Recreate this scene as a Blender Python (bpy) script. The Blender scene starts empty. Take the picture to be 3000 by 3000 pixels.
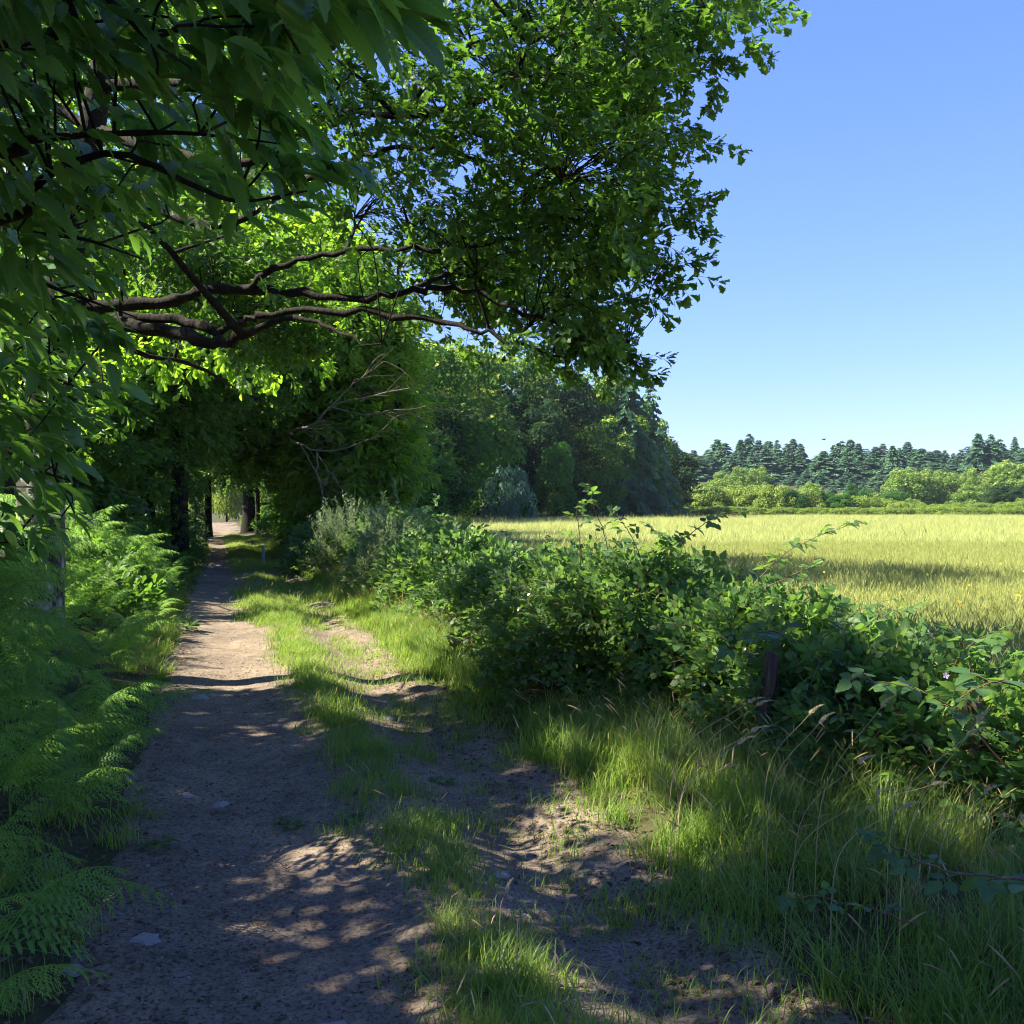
import bpy, math, random
import numpy as np
from mathutils import Vector, Matrix

HAZE = 0.00013
random.seed(7)
RNG = np.random.default_rng(11)
SC = bpy.context.scene
COL = SC.collection

# ------------------------------------------------------------------ camera, sky, sun, exposure
CAM_Z = 1.6
cam_d = bpy.data.cameras.new('camera')
cam_d.lens = 36.0; cam_d.sensor_width = 36.0; cam_d.clip_start = 0.05; cam_d.clip_end = 3000
cam = bpy.data.objects.new('camera', cam_d); COL.objects.link(cam)
cam.location = (0, 0, CAM_Z); cam.rotation_euler = (math.radians(90 - 0.19), 0, 0)
SC.camera = cam

SUN_EL = math.radians(47.0)
LDIR = np.array([0.995, 0.10])                 # the way the light travels over the ground
LDIR = LDIR / np.linalg.norm(LDIR)
SX = SY = None
KS = 1.0 / math.tan(SUN_EL)
SX, SY = LDIR[0] * KS, LDIR[1] * KS           # shadow offset per metre of height

world = bpy.data.worlds.new('World'); SC.world = world; world.use_nodes = True
wn = world.node_tree; wn.nodes.clear()
wo = wn.nodes.new('ShaderNodeOutputWorld'); wb = wn.nodes.new('ShaderNodeBackground')
sk = wn.nodes.new('ShaderNodeTexSky'); sk.sky_type = 'NISHITA'; sk.sun_disc = False
sk.sun_elevation = SUN_EL
sk.sun_rotation = math.atan2(-LDIR[0], -LDIR[1])
sk.altitude = 400; sk.air_density = 1.0; sk.dust_density = 0.35; sk.ozone_density = 2.5
wb.inputs['Strength'].default_value = 0.097
sp_ = wn.nodes.new('ShaderNodeSeparateColor'); cb_ = wn.nodes.new('ShaderNodeCombineColor'); wn.links.new(sk.outputs[0], sp_.inputs[0])
for ch, (k_, g_) in enumerate([(.359, .88), (.470, .78), (1.47, .40)]):      # the camera's rendering of a clear blue sky
    pw_ = wn.nodes.new('ShaderNodeMath'); pw_.operation = 'POWER'; pw_.inputs[1].default_value = g_
    ml_ = wn.nodes.new('ShaderNodeMath'); ml_.operation = 'MULTIPLY'; ml_.inputs[1].default_value = k_
    wn.links.new(sp_.outputs[ch], pw_.inputs[0]); wn.links.new(pw_.outputs[0], ml_.inputs[0]); wn.links.new(ml_.outputs[0], cb_.inputs[ch])
wn.links.new(cb_.outputs[0], wb.inputs[0]); wn.links.new(wb.outputs[0], wo.inputs[0])

sd = bpy.data.lights.new('sun', 'SUN'); sd.energy = 3.9; sd.angle = math.radians(0.5); sd.color = (1.0, 0.91, 0.74)
sun = bpy.data.objects.new('sun', sd); COL.objects.link(sun)
sun.location = (-30, -20, 40)
sv = Vector((LDIR[0] * math.cos(SUN_EL), LDIR[1] * math.cos(SUN_EL), -math.sin(SUN_EL)))
sun.rotation_euler = sv.to_track_quat('-Z', 'Y').to_euler()

vs = SC.view_settings
SC.display_settings.display_device = 'sRGB'
vs.view_transform = 'Standard'; vs.look = 'None'; vs.gamma = 1.0; vs.use_curve_mapping = False
vs.exposure = 2.48
SC.render.engine = 'CYCLES'
cy = SC.cycles
cy.use_denoising = True; cy.filter_width = 1.1
cy.max_bounces = 8; cy.diffuse_bounces = 6; cy.glossy_bounces = 2; cy.transmission_bounces = 5; cy.transparent_max_bounces = 4
cy.sample_clamp_indirect = 8.0

# ------------------------------------------------------------------ small tools
def P(px, py, d):
    """point at distance d along +Y seen at photo pixel (3000 px frame)"""
    return np.array([(px - 1500) / 3000 * d, d, CAM_Z + (1490 - py) / 3000 * d])

_H = np.random.default_rng(5).random((256, 256))
def noise(x, y, s=1.0):
    x = np.asarray(x, float) * s + 1000.0; y = np.asarray(y, float) * s + 1000.0
    xi = np.floor(x).astype(int); yi = np.floor(y).astype(int)
    fx = x - xi; fy = y - yi
    fx = fx * fx * (3 - 2 * fx); fy = fy * fy * (3 - 2 * fy)
    g = lambda a, b: _H[a & 255, b & 255]
    return (g(xi, yi) * (1 - fx) + g(xi + 1, yi) * fx) * (1 - fy) + (g(xi, yi + 1) * (1 - fx) + g(xi + 1, yi + 1) * fx) * fy
def fbm(x, y, s=1.0, n=3):
    a, t, v = 0.5, 0, 0
    for k in range(n):
        v = v + a * noise(np.asarray(x) + 17 * k, np.asarray(y) - 9 * k, s * 2 ** k); t += a; a *= .5
    return v / t
def sstep(a, b, x):
    t = np.clip((np.asarray(x, float) - a) / (b - a), 0, 1); return t * t * (3 - 2 * t)

def U(x, y):                                   # metres to the right of the track's left edge
    y = np.asarray(y, float)
    return (np.asarray(x, float) + 0.29 * y + 0.40 - 0.16 * sstep(14, 40, y) ) * 0.96
def X_of(u, y):
    y = np.asarray(y, float)
    return np.asarray(u, float) / 0.96 - 0.29 * y - 0.40 + 0.16 * sstep(14, 40, y)

def height(x, y):
    x = np.asarray(x, float); y = np.asarray(y, float)
    u = U(x, y)
    near = 1 - sstep(60, 90, y)
    rut = -0.05 * np.exp(-((u - 0.55) / 0.42) ** 2) - 0.075 * np.exp(-((u - 1.85) / 0.26) ** 2) + 0.03 * np.exp(-((u - 1.25) / 0.22) ** 2)
    left = 0.55 * sstep(-0.1, -2.6, u) * near
    right = 0.10 * sstep(2.3, 2.9, u) + 0.05 * sstep(3.2, 4.0, u) - 0.15 * sstep(5.0, 7.5, u)
    fld = 0.0
    hill = 11.0 * sstep(185, 330, y) + 8 * sstep(330, 600, y)
    bump = (fbm(x, y, 0.5) - .5) * 0.10 * sstep(1.0, 4.0, np.abs(u - 1.2)) + (fbm(x, y, 2.3) - .5) * 0.05
    gentle = 1.0 * (fbm(x, y, 0.02) - .5) * sstep(30, 90, y)
    return rut * near + left + right + fld + hill + bump + gentle

def gz(x, y): return float(height(x, y))

def new_mesh(name, V, F, mat=None, attrs=None, smooth=False, fmat=None):
    V = np.ascontiguousarray(V, np.float32); F = np.ascontiguousarray(F, np.int32)
    me = bpy.data.meshes.new(name)
    n, k = F.shape
    me.vertices.add(len(V)); me.vertices.foreach_set('co', V.ravel())
    me.loops.add(n * k); me.loops.foreach_set('vertex_index', F.ravel())
    me.polygons.add(n)
    me.polygons.foreach_set('loop_start', np.arange(0, n * k, k, dtype=np.int32))
    me.polygons.foreach_set('loop_total', np.full(n, k, np.int32))
    if attrs:
        for an, (ty, dom, data) in attrs.items():
            at = me.attributes.new(an, ty, dom)
            data = np.ascontiguousarray(data, np.int32 if ty == 'INT' else np.float32)
            at.data.foreach_set('vector' if ty == 'FLOAT_VECTOR' else 'value', data.ravel())
    mats = mat if isinstance(mat, (list, tuple)) else ([mat] if mat else [])
    for m in mats: me.materials.append(m)
    if fmat is not None: me.polygons.foreach_set('material_index', np.ascontiguousarray(fmat, np.int32))
    if smooth: me.polygons.foreach_set('use_smooth', np.ones(n, bool))
    me.update(calc_edges=True)
    return me

def link(name, data, parent=None, loc=(0, 0, 0), rot=None, scale=None, **tags):
    o = bpy.data.objects.new(name, data); COL.objects.link(o)
    o.location = loc
    if rot is not None: o.rotation_euler = rot
    if scale is not None: o.scale = (scale,) * 3 if isinstance(scale, (int, float)) else scale
    if parent is not None: o.parent = parent
    for k, v in tags.items():
        if v is not None: o[k] = v
    return o
def thing(name, label, cat, loc=(0, 0, 0), rot=(0, 0, 0), group=None, scale=None):
    return link(name, None, None, loc, rot, scale, label=label, category=cat, group=group)

class Geo:
    """triangles with per-vertex leaf coordinates (luv), a random number (rnd) and a material index per face"""
    def __init__(s): s.V = []; s.F = []; s.L = []; s.R = []; s.M = []; s.n = 0
    def add(s, V, F, L=None, rnd=0.5, mi=0):
        V = np.asarray(V, float).reshape(-1, 3); F = np.asarray(F, int).reshape(-1, 3)
        s.V.append(V); s.F.append(F + s.n); s.n += len(V)
        s.L.append(np.zeros((len(V), 3)) if L is None else np.asarray(L, float))
        s.R.append(np.full(len(V), rnd) if np.isscalar(rnd) else np.asarray(rnd, float)); s.M.append(np.full(len(F), mi))
        return s
    def arr(s): return np.vstack(s.V), np.vstack(s.F), np.vstack(s.L), np.concatenate(s.R), np.concatenate(s.M)
    def put(s, other, R, pos, scale=1.0, rnd=None):
        """copies of another Geo: R (n,3,3), pos (n,3)"""
        V, F, L, r, M = other.arr() if isinstance(other, Geo) else other
        n = len(pos); scale = np.broadcast_to(np.asarray(scale, float), (n,))
        W = np.einsum('nij,vj->nvi', R, V) * scale[:, None, None] + pos[:, None, :]
        m = len(V)
        FF = (F[None] + (np.arange(n) * m)[:, None, None]).reshape(-1, 3)
        rr = (r[None] * 0.3 + (RNG.random(n) if rnd is None else rnd)[:, None] * 0.7).reshape(-1)
        s.V.append(W.reshape(-1, 3)); s.F.append(FF + s.n); s.n += n * m
        s.L.append(np.tile(L, (n, 1))); s.R.append(rr); s.M.append(np.tile(M, n))
        return s
    def mesh(s, name, mats, smooth=False):
        V, F, L, R, M = s.arr()
        return new_mesh(name, V, F, mats, {'luv': ('FLOAT_VECTOR', 'POINT', L), 'rnd': ('FLOAT', 'POINT', R)}, smooth, M)

def nrm(a): return a / np.maximum(np.linalg.norm(a, axis=-1, keepdims=True), 1e-9)
def frames(dirs, up):
    Y = nrm(np.asarray(dirs, float)); up = np.broadcast_to(up, Y.shape)
    X = nrm(np.cross(Y, up) + 1e-6); Z = np.cross(X, Y)
    return np.stack([X, Y, Z], axis=-1)
def eulers(R):
    y = -np.arcsin(np.clip(R[:, 2, 0], -1, 1)); x = np.arctan2(R[:, 2, 1], R[:, 2, 2]); z = np.arctan2(R[:, 1, 0], R[:, 0, 0])
    return np.stack([x, y, z], -1)
def rand_dirs(n, rng=RNG): return nrm(rng.normal(size=(n, 3)))
def zrot(a):
    a = np.asarray(a, float); c, s = np.cos(a), np.sin(a); o = np.zeros_like(a)
    return np.stack([np.stack([c, -s, o], -1), np.stack([s, c, o], -1), np.stack([o, o, o + 1], -1)], -2)

def tube(pts, rad, sides=6, wob=0.0):
    pts = np.asarray(pts, float); n = len(pts); rad = np.broadcast_to(rad, (n,))
    T = nrm(np.gradient(pts, axis=0)); ref = np.array([0.13, 0.31, 0.94])
    if abs(T[0] @ ref) > .9: ref = np.array([.95, .2, .1])
    A = nrm(np.cross(T, ref)); B = np.cross(T, A)
    a = np.linspace(0, 2 * math.pi, sides, endpoint=False)
    w = 1 + (RNG.random((n, sides)) - .5) * wob
    V = pts[:, None] + (A[:, None] * np.cos(a)[None, :, None] + B[:, None] * np.sin(a)[None, :, None]) * (rad[:, None] * w)[..., None]
    i = np.arange(n - 1)[:, None]; j = np.arange(sides)[None]
    j2 = (j + 1) % sides
    a0, b0, a1, b1 = i * sides + j, i * sides + j2, (i + 1) * sides + j, (i + 1) * sides + j2
    F = np.concatenate([np.stack([a0, b0, b1], -1).reshape(-1, 3), np.stack([a0, b1, a1], -1).reshape(-1, 3)])
    L = np.stack([np.broadcast_to(a / 6.28, (n, sides)), np.broadcast_to(np.linspace(0, 1, n)[:, None], (n, sides)), np.zeros((n, sides))], -1).reshape(-1, 3)
    return V.reshape(-1, 3), F, L
def resample(pts, n):
    """smooth curve through the points"""
    pts = np.asarray(pts, float); m = len(pts)
    if m == 2: return pts[0] + (pts[1] - pts[0]) * np.linspace(0, 1, n)[:, None]
    Q = np.vstack([2 * pts[0] - pts[1], pts, 2 * pts[-1] - pts[-2]])
    out = []
    for t in np.linspace(0, m - 1 - 1e-6, n):
        i = int(t); f = t - i; p0, p1, p2, p3 = Q[i:i + 4]
        out.append(.5 * ((2 * p1) + (-p0 + p2) * f + (2 * p0 - 5 * p1 + 4 * p2 - p3) * f * f + (-p0 + 3 * p1 - 3 * p2 + p3) * f ** 3))
    return np.array(out)

# ------------------------------------------------------------------ materials
def mat(name):
    m = bpy.data.materials.new(name); m.use_nodes = True; t = m.node_tree; t.nodes.clear()
    return m, t, t.nodes.new, t.links.new
def ramp(N, stops):
    r = N('ShaderNodeValToRGB'); e = r.color_ramp.elements
    while len(e) > 1: e.remove(e[0])
    e[0].position = stops[0][0]; e[0].color = (*stops[0][1], 1)
    for p, c in stops[1:]:
        q = e.new(p); q.color = (*c, 1)
    return r

def leaf_mat(name, cols, trans=(0.20, 0.34, 0.02), tf=0.42, rough=0.45, veins=0, flower=None, spec=0.4, obj=0.5, tint=1.0):
    m, t, N, L = mat(name)
    out = N('ShaderNodeOutputMaterial')
    at = N('ShaderNodeAttribute'); at.attribute_name = 'rnd'
    oi = N('ShaderNodeObjectInfo')
    a = N('ShaderNodeMath'); a.operation = 'MULTIPLY'; a.inputs[1].default_value = 1 - obj; L(at.outputs['Fac'], a.inputs[0])
    b = N('ShaderNodeMath'); b.operation = 'MULTIPLY_ADD'; b.inputs[1].default_value = obj; L(oi.outputs['Random'], b.inputs[0]); L(a.outputs[0], b.inputs[2])
    r = ramp(N, cols); L(b.outputs[0], r.inputs[0])
    col = r.outputs[0]
    if veins:
        lu = N('ShaderNodeAttribute'); lu.attribute_name = 'luv'
        sp = N('ShaderNodeSeparateXYZ'); L(lu.outputs['Vector'], sp.inputs[0])
        ab = N('ShaderNodeMath'); ab.operation = 'ABSOLUTE'; L(sp.outputs[0], ab.inputs[0])
        s1 = N('ShaderNodeMath'); s1.operation = 'MULTIPLY_ADD'; s1.inputs[1].default_value = -0.22; L(ab.outputs[0], s1.inputs[0]); L(sp.outputs[1], s1.inputs[2])
        s2 = N('ShaderNodeMath'); s2.operation = 'MULTIPLY'; s2.inputs[1].default_value = veins; L(s1.outputs[0], s2.inputs[0])
        fr = N('ShaderNodeMath'); fr.operation = 'FRACT'; L(s2.outputs[0], fr.inputs[0])
        v1 = N('ShaderNodeMath'); v1.operation = 'LESS_THAN'; v1.inputs[1].default_value = 0.16; L(fr.outputs[0], v1.inputs[0])
        v2 = N('ShaderNodeMath'); v2.operation = 'LESS_THAN'; v2.inputs[1].default_value = 0.07; L(ab.outputs[0], v2.inputs[0])
        mx = N('ShaderNodeMath'); mx.operation = 'MAXIMUM'; L(v1.outputs[0], mx.inputs[0]); L(v2.outputs[0], mx.inputs[1])
        mm = N('ShaderNodeMath'); mm.operation = 'MULTIPLY'; mm.inputs[1].default_value = 0.3; L(mx.outputs[0], mm.inputs[0])
        mc = N('ShaderNodeMixRGB'); mc.inputs[2].default_value = (0.16, 0.26, 0.06, 1); L(mm.outputs[0], mc.inputs[0]); L(col, mc.inputs[1]); col = mc.outputs[0]
        bu = N('ShaderNodeBump'); bu.inputs['Strength'].default_value = 0.35; bu.inputs['Distance'].default_value = 0.004; L(fr.outputs[0], bu.inputs['Height'])
    if flower:
        lu = N('ShaderNodeAttribute'); lu.attribute_name = 'luv'
        sp = N('ShaderNodeSeparateXYZ'); L(lu.outputs['Vector'], sp.inputs[0])
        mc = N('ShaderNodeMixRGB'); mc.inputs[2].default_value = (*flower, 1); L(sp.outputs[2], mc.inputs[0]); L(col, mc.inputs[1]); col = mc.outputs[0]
    pr = N('ShaderNodeBsdfPrincipled'); L(col, pr.inputs['Base Color']); pr.inputs['Roughness'].default_value = rough
    pr.inputs['Specular IOR Level'].default_value = spec
    if veins: L(bu.outputs[0], pr.inputs['Normal'])
    tr = N('ShaderNodeBsdfTranslucent')
    mt = N('ShaderNodeMixRGB'); mt.inputs[0].default_value = 0.6; mt.inputs[2].default_value = (*trans, 1)
    hs = N('ShaderNodeHueSaturation'); hs.inputs['Value'].default_value = 2.6; hs.inputs['Hue'].default_value = 0.485; L(col, hs.inputs['Color'])
    L(hs.outputs[0], mt.inputs[1]); L(mt.outputs[0], tr.inputs[0])
    ms = N('ShaderNodeMixShader'); ms.inputs[0].default_value = tf; L(pr.outputs[0], ms.inputs[1]); L(tr.outputs[0], ms.inputs[2])
    L(ms.outputs[0], out.inputs[0])
    return m

def solid_mat(name, stops, scale=6.0, rough=0.9, bump=0.4, dist=0.02, detail=6, stretch=(1, 1, 1), extra=None, musgrave=None):
    m, t, N, L = mat(name)
    out = N('ShaderNodeOutputMaterial'); pr = N('ShaderNodeBsdfPrincipled'); pr.inputs['Roughness'].default_value = rough
    pr.inputs['Specular IOR Level'].default_value = 0.2
    tc = N('ShaderNodeTexCoord'); mp = N('ShaderNodeMapping'); mp.inputs['Scale'].default_value = stretch
    L(tc.outputs['Object'], mp.inputs[0])
    n1 = N('ShaderNodeTexNoise'); n1.inputs['Scale'].default_value = scale; n1.inputs['Detail'].default_value = detail; n1.inputs['Roughness'].default_value = .65
    L(mp.outputs[0], n1.inputs[0])
    r = ramp(N, stops); L(n1.outputs[0], r.inputs[0]); L(r.outputs[0], pr.inputs['Base Color'])
    bu = N('ShaderNodeBump'); bu.inputs['Strength'].default_value = bump; bu.inputs['Distance'].default_value = dist
    L(n1.outputs[0], bu.inputs['Height']); L(bu.outputs[0], pr.inputs['Normal']); L(pr.outputs[0], out.inputs[0])
    return m

M = {}
M['oak'] = leaf_mat('oak_leaf', [(0.0, (.022, .060, .012)), (.5, (.040, .100, .016)), (.85, (.065, .150, .020)), (1, (.13, .19, .03))], trans=(.17, .36, .02), tf=.45, rough=.5)
M['oak_light'] = leaf_mat('young_oak_leaf', [(0.0, (.055, .12, .014)), (.5, (.085, .18, .018)), (1, (.15, .26, .03))], trans=(.32, .56, .02), tf=.55)  # oak leaf with sunlight put into its brighter colour and translucency
M['chestnut'] = leaf_mat('chestnut_leaf', [(0.0, (.026, .075, .018)), (.5, (.050, .125, .025)), (.9, (.085, .19, .03)), (1, (.16, .25, .05))], trans=(.18, .40, .02), tf=.42, rough=.36, veins=17, spec=.5)
M['bramble'] = leaf_mat('bramble_leaf', [(0.0, (.018, .050, .016)), (.5, (.040, .098, .026)), (.85, (.085, .175, .036)), (1, (.18, .28, .07))], trans=(.24, .44, .04), tf=.40, rough=.5, veins=9, spec=.35)
M['fern'] = leaf_mat('bracken_frond', [(0.0, (.055, .135, .030)), (.5, (.095, .210, .036)), (.94, (.18, .31, .045)), (1, (.26, .22, .08))], trans=(.36, .62, .06), tf=.50, rough=.55)
M['grass'] = leaf_mat('grass_blade', [(0.0, (.06, .115, .016)), (.4, (.10, .19, .024)), (.8, (.17, .26, .04)), (.93, (.30, .28, .10)), (1, (.42, .36, .18))], trans=(.34, .50, .04), tf=.45, rough=.55)
M['tallgrass'] = leaf_mat('tall_grass_blade', [(0.0, (.065, .125, .025)), (.45, (.11, .19, .035)), (.8, (.17, .25, .055)), (.93, (.32, .30, .12)), (1, (.48, .42, .24))], trans=(.30, .42, .05), tf=.42, rough=.55)
M['meadow'] = leaf_mat('meadow_grass', [(0.0, (.23, .275, .085)), (.4, (.29, .335, .11)), (.75, (.36, .385, .14)), (1, (.46, .43, .19))], trans=(.42, .48, .15), tf=.42, rough=.8, spec=.1)
M['seed'] = leaf_mat('grass_seed_head', [(0.0, (.30, .24, .12)), (1, (.50, .40, .24))], trans=(.5, .42, .2), tf=.35, rough=.8, spec=.1)
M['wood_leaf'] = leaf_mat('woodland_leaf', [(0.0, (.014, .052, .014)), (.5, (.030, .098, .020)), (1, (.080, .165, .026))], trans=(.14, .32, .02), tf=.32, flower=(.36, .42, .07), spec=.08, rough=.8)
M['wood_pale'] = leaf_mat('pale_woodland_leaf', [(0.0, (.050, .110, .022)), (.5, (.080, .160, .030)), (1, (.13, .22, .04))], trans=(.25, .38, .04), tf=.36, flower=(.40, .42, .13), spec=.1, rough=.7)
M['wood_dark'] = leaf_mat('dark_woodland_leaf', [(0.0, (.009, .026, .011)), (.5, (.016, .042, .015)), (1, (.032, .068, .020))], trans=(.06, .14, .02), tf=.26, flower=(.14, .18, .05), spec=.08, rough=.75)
M['hedge_leaf'] = leaf_mat('field_hedge_leaf', [(0.0, (.08, .135, .018)), (.5, (.12, .19, .022)), (1, (.18, .25, .03))], trans=(.3, .4, .03), tf=.38)
M['needle'] = leaf_mat('conifer_needles', [(0.0, (.040, .095, .055)), (.5, (.074, .155, .082)), (1, (.12, .22, .11))], trans=(.08, .16, .09), tf=.22, rough=.8, spec=.1)
M['needle_blue'] = leaf_mat('blue_green_needles', [(0.0, (.050, .110, .075)), (.5, (.080, .160, .105)), (1, (.12, .21, .13))], trans=(.1, .2, .11), tf=.22, rough=.8, spec=.1)
M['broom'] = leaf_mat('broom_leaf', [(0.0, (.075, .12, .055)), (.5, (.11, .17, .075)), (1, (.19, .24, .11))], trans=(.2, .3, .1), tf=.35)
M['sapling'] = leaf_mat('sapling_leaf', [(0.0, (.06, .13, .04)), (1, (.13, .24, .07))], trans=(.24, .4, .06), tf=.4)
M['bark'] = solid_mat('dark_bark', [(.3, (.007, .006, .005)), (.55, (.016, .013, .010)), (.78, (.048, .042, .034))], 28, bump=.8, dist=.03, stretch=(1, 1, .35))
M['lichen'] = solid_mat('lichen_bark', [(.38, (.030, .024, .020)), (.50, (.07, .058, .048)), (.56, (.22, .22, .19)), (.72, (.42, .43, .39))], 7, bump=.9, dist=.03, stretch=(1, 1, .6))
M['dead'] = solid_mat('dead_wood', [(.3, (0.072, 0.060, 0.048)), (.7, (0.180, 0.156, 0.120))], 12, bump=.4)
M['cane'] = solid_mat('bramble_cane', [(.3, (.05, .08, .03)), (.55, (.12, .06, .04)), (.7, (.15, .16, .07))], 5, rough=.6, bump=.1)
M['post'] = solid_mat('weathered_post_wood', [(.25, (.035, .025, .02)), (.5, (.085, .052, .038)), (.62, (.16, .095, .065)), (.8, (.25, .17, .12))], 14, bump=1.0, dist=.02, stretch=(2.2, 2.2, .22))
M['stone'] = solid_mat('stone', [(.3, (.16, .14, .13)), (.6, (.32, .29, .27)), (.8, (.5, .47, .45))], 18, bump=.6, dist=.01)
M['litter'] = leaf_mat('dead_leaf', [(0, (.030, .020, .015)), (.5, (.085, .055, .035)), (.85, (.20, .14, .09)), (1, (.36, .29, .20))], trans=(.2, .12, .05), tf=.12, rough=.8, spec=.1)
M['green_litter'] = leaf_mat('fallen_green_leaf', [(0, (.05, .10, .03)), (1, (.12, .19, .08))], tf=.25)
M['petal'] = leaf_mat('bramble_petal', [(0, (.66, .56, .60)), (1, (.80, .78, .76))], trans=(.7, .65, .66), tf=.3, rough=.7)
M['purple'] = leaf_mat('purple_petal', [(0, (.36, .28, .46)), (1, (.50, .42, .58))], trans=(.4, .25, .5), tf=.3)
M['yellow'] = leaf_mat('yellow_petal', [(0, (.75, .45, .03)), (1, (.85, .60, .06))], trans=(.7, .5, .05), tf=.3)
M['bird'] = solid_mat('bird_feathers', [(.3, (.02, .02, .02)), (.7, (.05, .045, .04))], 8)
M['plastic'] = solid_mat('pale_plastic', [(.3, (.20, .23, .23)), (.7, (.30, .33, .33))], 8, rough=.5, bump=.1)

def ground_material():
    m, t, N, L = mat('soil_and_moss')
    out = N('ShaderNodeOutputMaterial'); pr = N('ShaderNodeBsdfPrincipled'); pr.inputs['Roughness'].default_value = .95; pr.inputs['Specular IOR Level'].default_value = .1
    at = N('ShaderNodeAttribute'); at.attribute_name = 'field'
    tc = N('ShaderNodeTexCoord')
    n1 = N('ShaderNodeTexNoise'); n1.inputs['Scale'].default_value = 1.3; n1.inputs['Detail'].default_value = 8; n1.inputs['Roughness'].default_value = .7; L(tc.outputs['Object'], n1.inputs[0])
    r1 = ramp(N, [(.3, (.030, .026, .016)), (.5, (.050, .052, .022)), (.7, (.085, .075, .045))]); L(n1.outputs[0], r1.inputs[0])
    n2 = N('ShaderNodeTexNoise'); n2.inputs['Scale'].default_value = .35; n2.inputs['Detail'].default_value = 9; n2.inputs['Roughness'].default_value = .75; L(tc.outputs['Object'], n2.inputs[0])
    r2 = ramp(N, [(.3, (.24, .24, .08)), (.5, (.30, .29, .10)), (.7, (.36, .33, .12))]); L(n2.outputs[0], r2.inputs[0])
    mx = N('ShaderNodeMixRGB'); L(at.outputs['Fac'], mx.inputs[0]); L(r1.outputs[0], mx.inputs[1]); L(r2.outputs[0], mx.inputs[2])
    L(mx.outputs[0], pr.inputs['Base Color'])
    bu = N('ShaderNodeBump'); bu.inputs['Strength'].default_value = .6; bu.inputs['Distance'].default_value = .05; L(n1.outputs[0], bu.inputs['Height']); L(bu.outputs[0], pr.inputs['Normal'])
    L(pr.outputs[0], out.inputs[0]); return m
def path_material():
    m, t, N, L = mat('trodden_earth')
    out = N('ShaderNodeOutputMaterial'); pr = N('ShaderNodeBsdfPrincipled'); pr.inputs['Roughness'].default_value = .92; pr.inputs['Specular IOR Level'].default_value = .15
    tc = N('ShaderNodeTexCoord')
    def noi(s, d, r=.6):
        n = N('ShaderNodeTexNoise'); n.inputs['Scale'].default_value = s; n.inputs['Detail'].default_value = d; n.inputs['Roughness'].default_value = r; L(tc.outputs['Object'], n.inputs[0]); return n
    a = noi(1.1, 6, .7); b = noi(55, 7, .8); c = noi(9, 5, .7)
    r1 = ramp(N, [(.3, (.145, .118, .090)), (.5, (.225, .182, .135)), (.7, (.30, .235, .165))]); L(a.outputs[0], r1.inputs[0])
    r2 = ramp(N, [(.38, (.12, .11, .11)), (.47, (.75, .74, .74)), (.58, (1.0, 1.0, 1.0)), (.72, (1.45, 1.4, 1.35))]); L(b.outputs[0], r2.inputs[0])
    r3 = ramp(N, [(.35, (.62, .58, .56)), (.5, (.95, .95, .95)), (.7, (1.1, 1.1, 1.1))]); L(c.outputs[0], r3.inputs[0])
    m1 = N('ShaderNodeMixRGB'); m1.blend_type = 'MULTIPLY'; m1.inputs[0].default_value = 1; L(r1.outputs[0], m1.inputs[1]); L(r2.outputs[0], m1.inputs[2])
    m2 = N('ShaderNodeMixRGB'); m2.blend_type = 'MULTIPLY'; m2.inputs[0].default_value = .8; L(m1.outputs[0], m2.inputs[1]); L(r3.outputs[0], m2.inputs[2])
    L(m2.outputs[0], pr.inputs['Base Color'])
    ad = N('ShaderNodeMath'); ad.operation = 'ADD'; L(b.outputs[0], ad.inputs[0]); L(c.outputs[0], ad.inputs[1])
    bu = N('ShaderNodeBump'); bu.inputs['Strength'].default_value = .8; bu.inputs['Distance'].default_value = .012; L(ad.outputs[0], bu.inputs['Height']); L(bu.outputs[0], pr.inputs['Normal'])
    L(pr.outputs[0], out.inputs[0]); return m

# ------------------------------------------------------------------ ground, track
def grid_mesh(name, X, Y, Z, mat_, attrs=None):
    r, c = X.shape
    V = np.stack([X, Y, Z], -1).reshape(-1, 3)
    i = np.arange(r - 1)[:, None]; j = np.arange(c - 1)[None]
    a = i * c + j
    F = np.stack([a, a + 1, a + c + 1, a + c], -1).reshape(-1, 4)
    return new_mesh(name, V, F, mat_, attrs, True)

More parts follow.
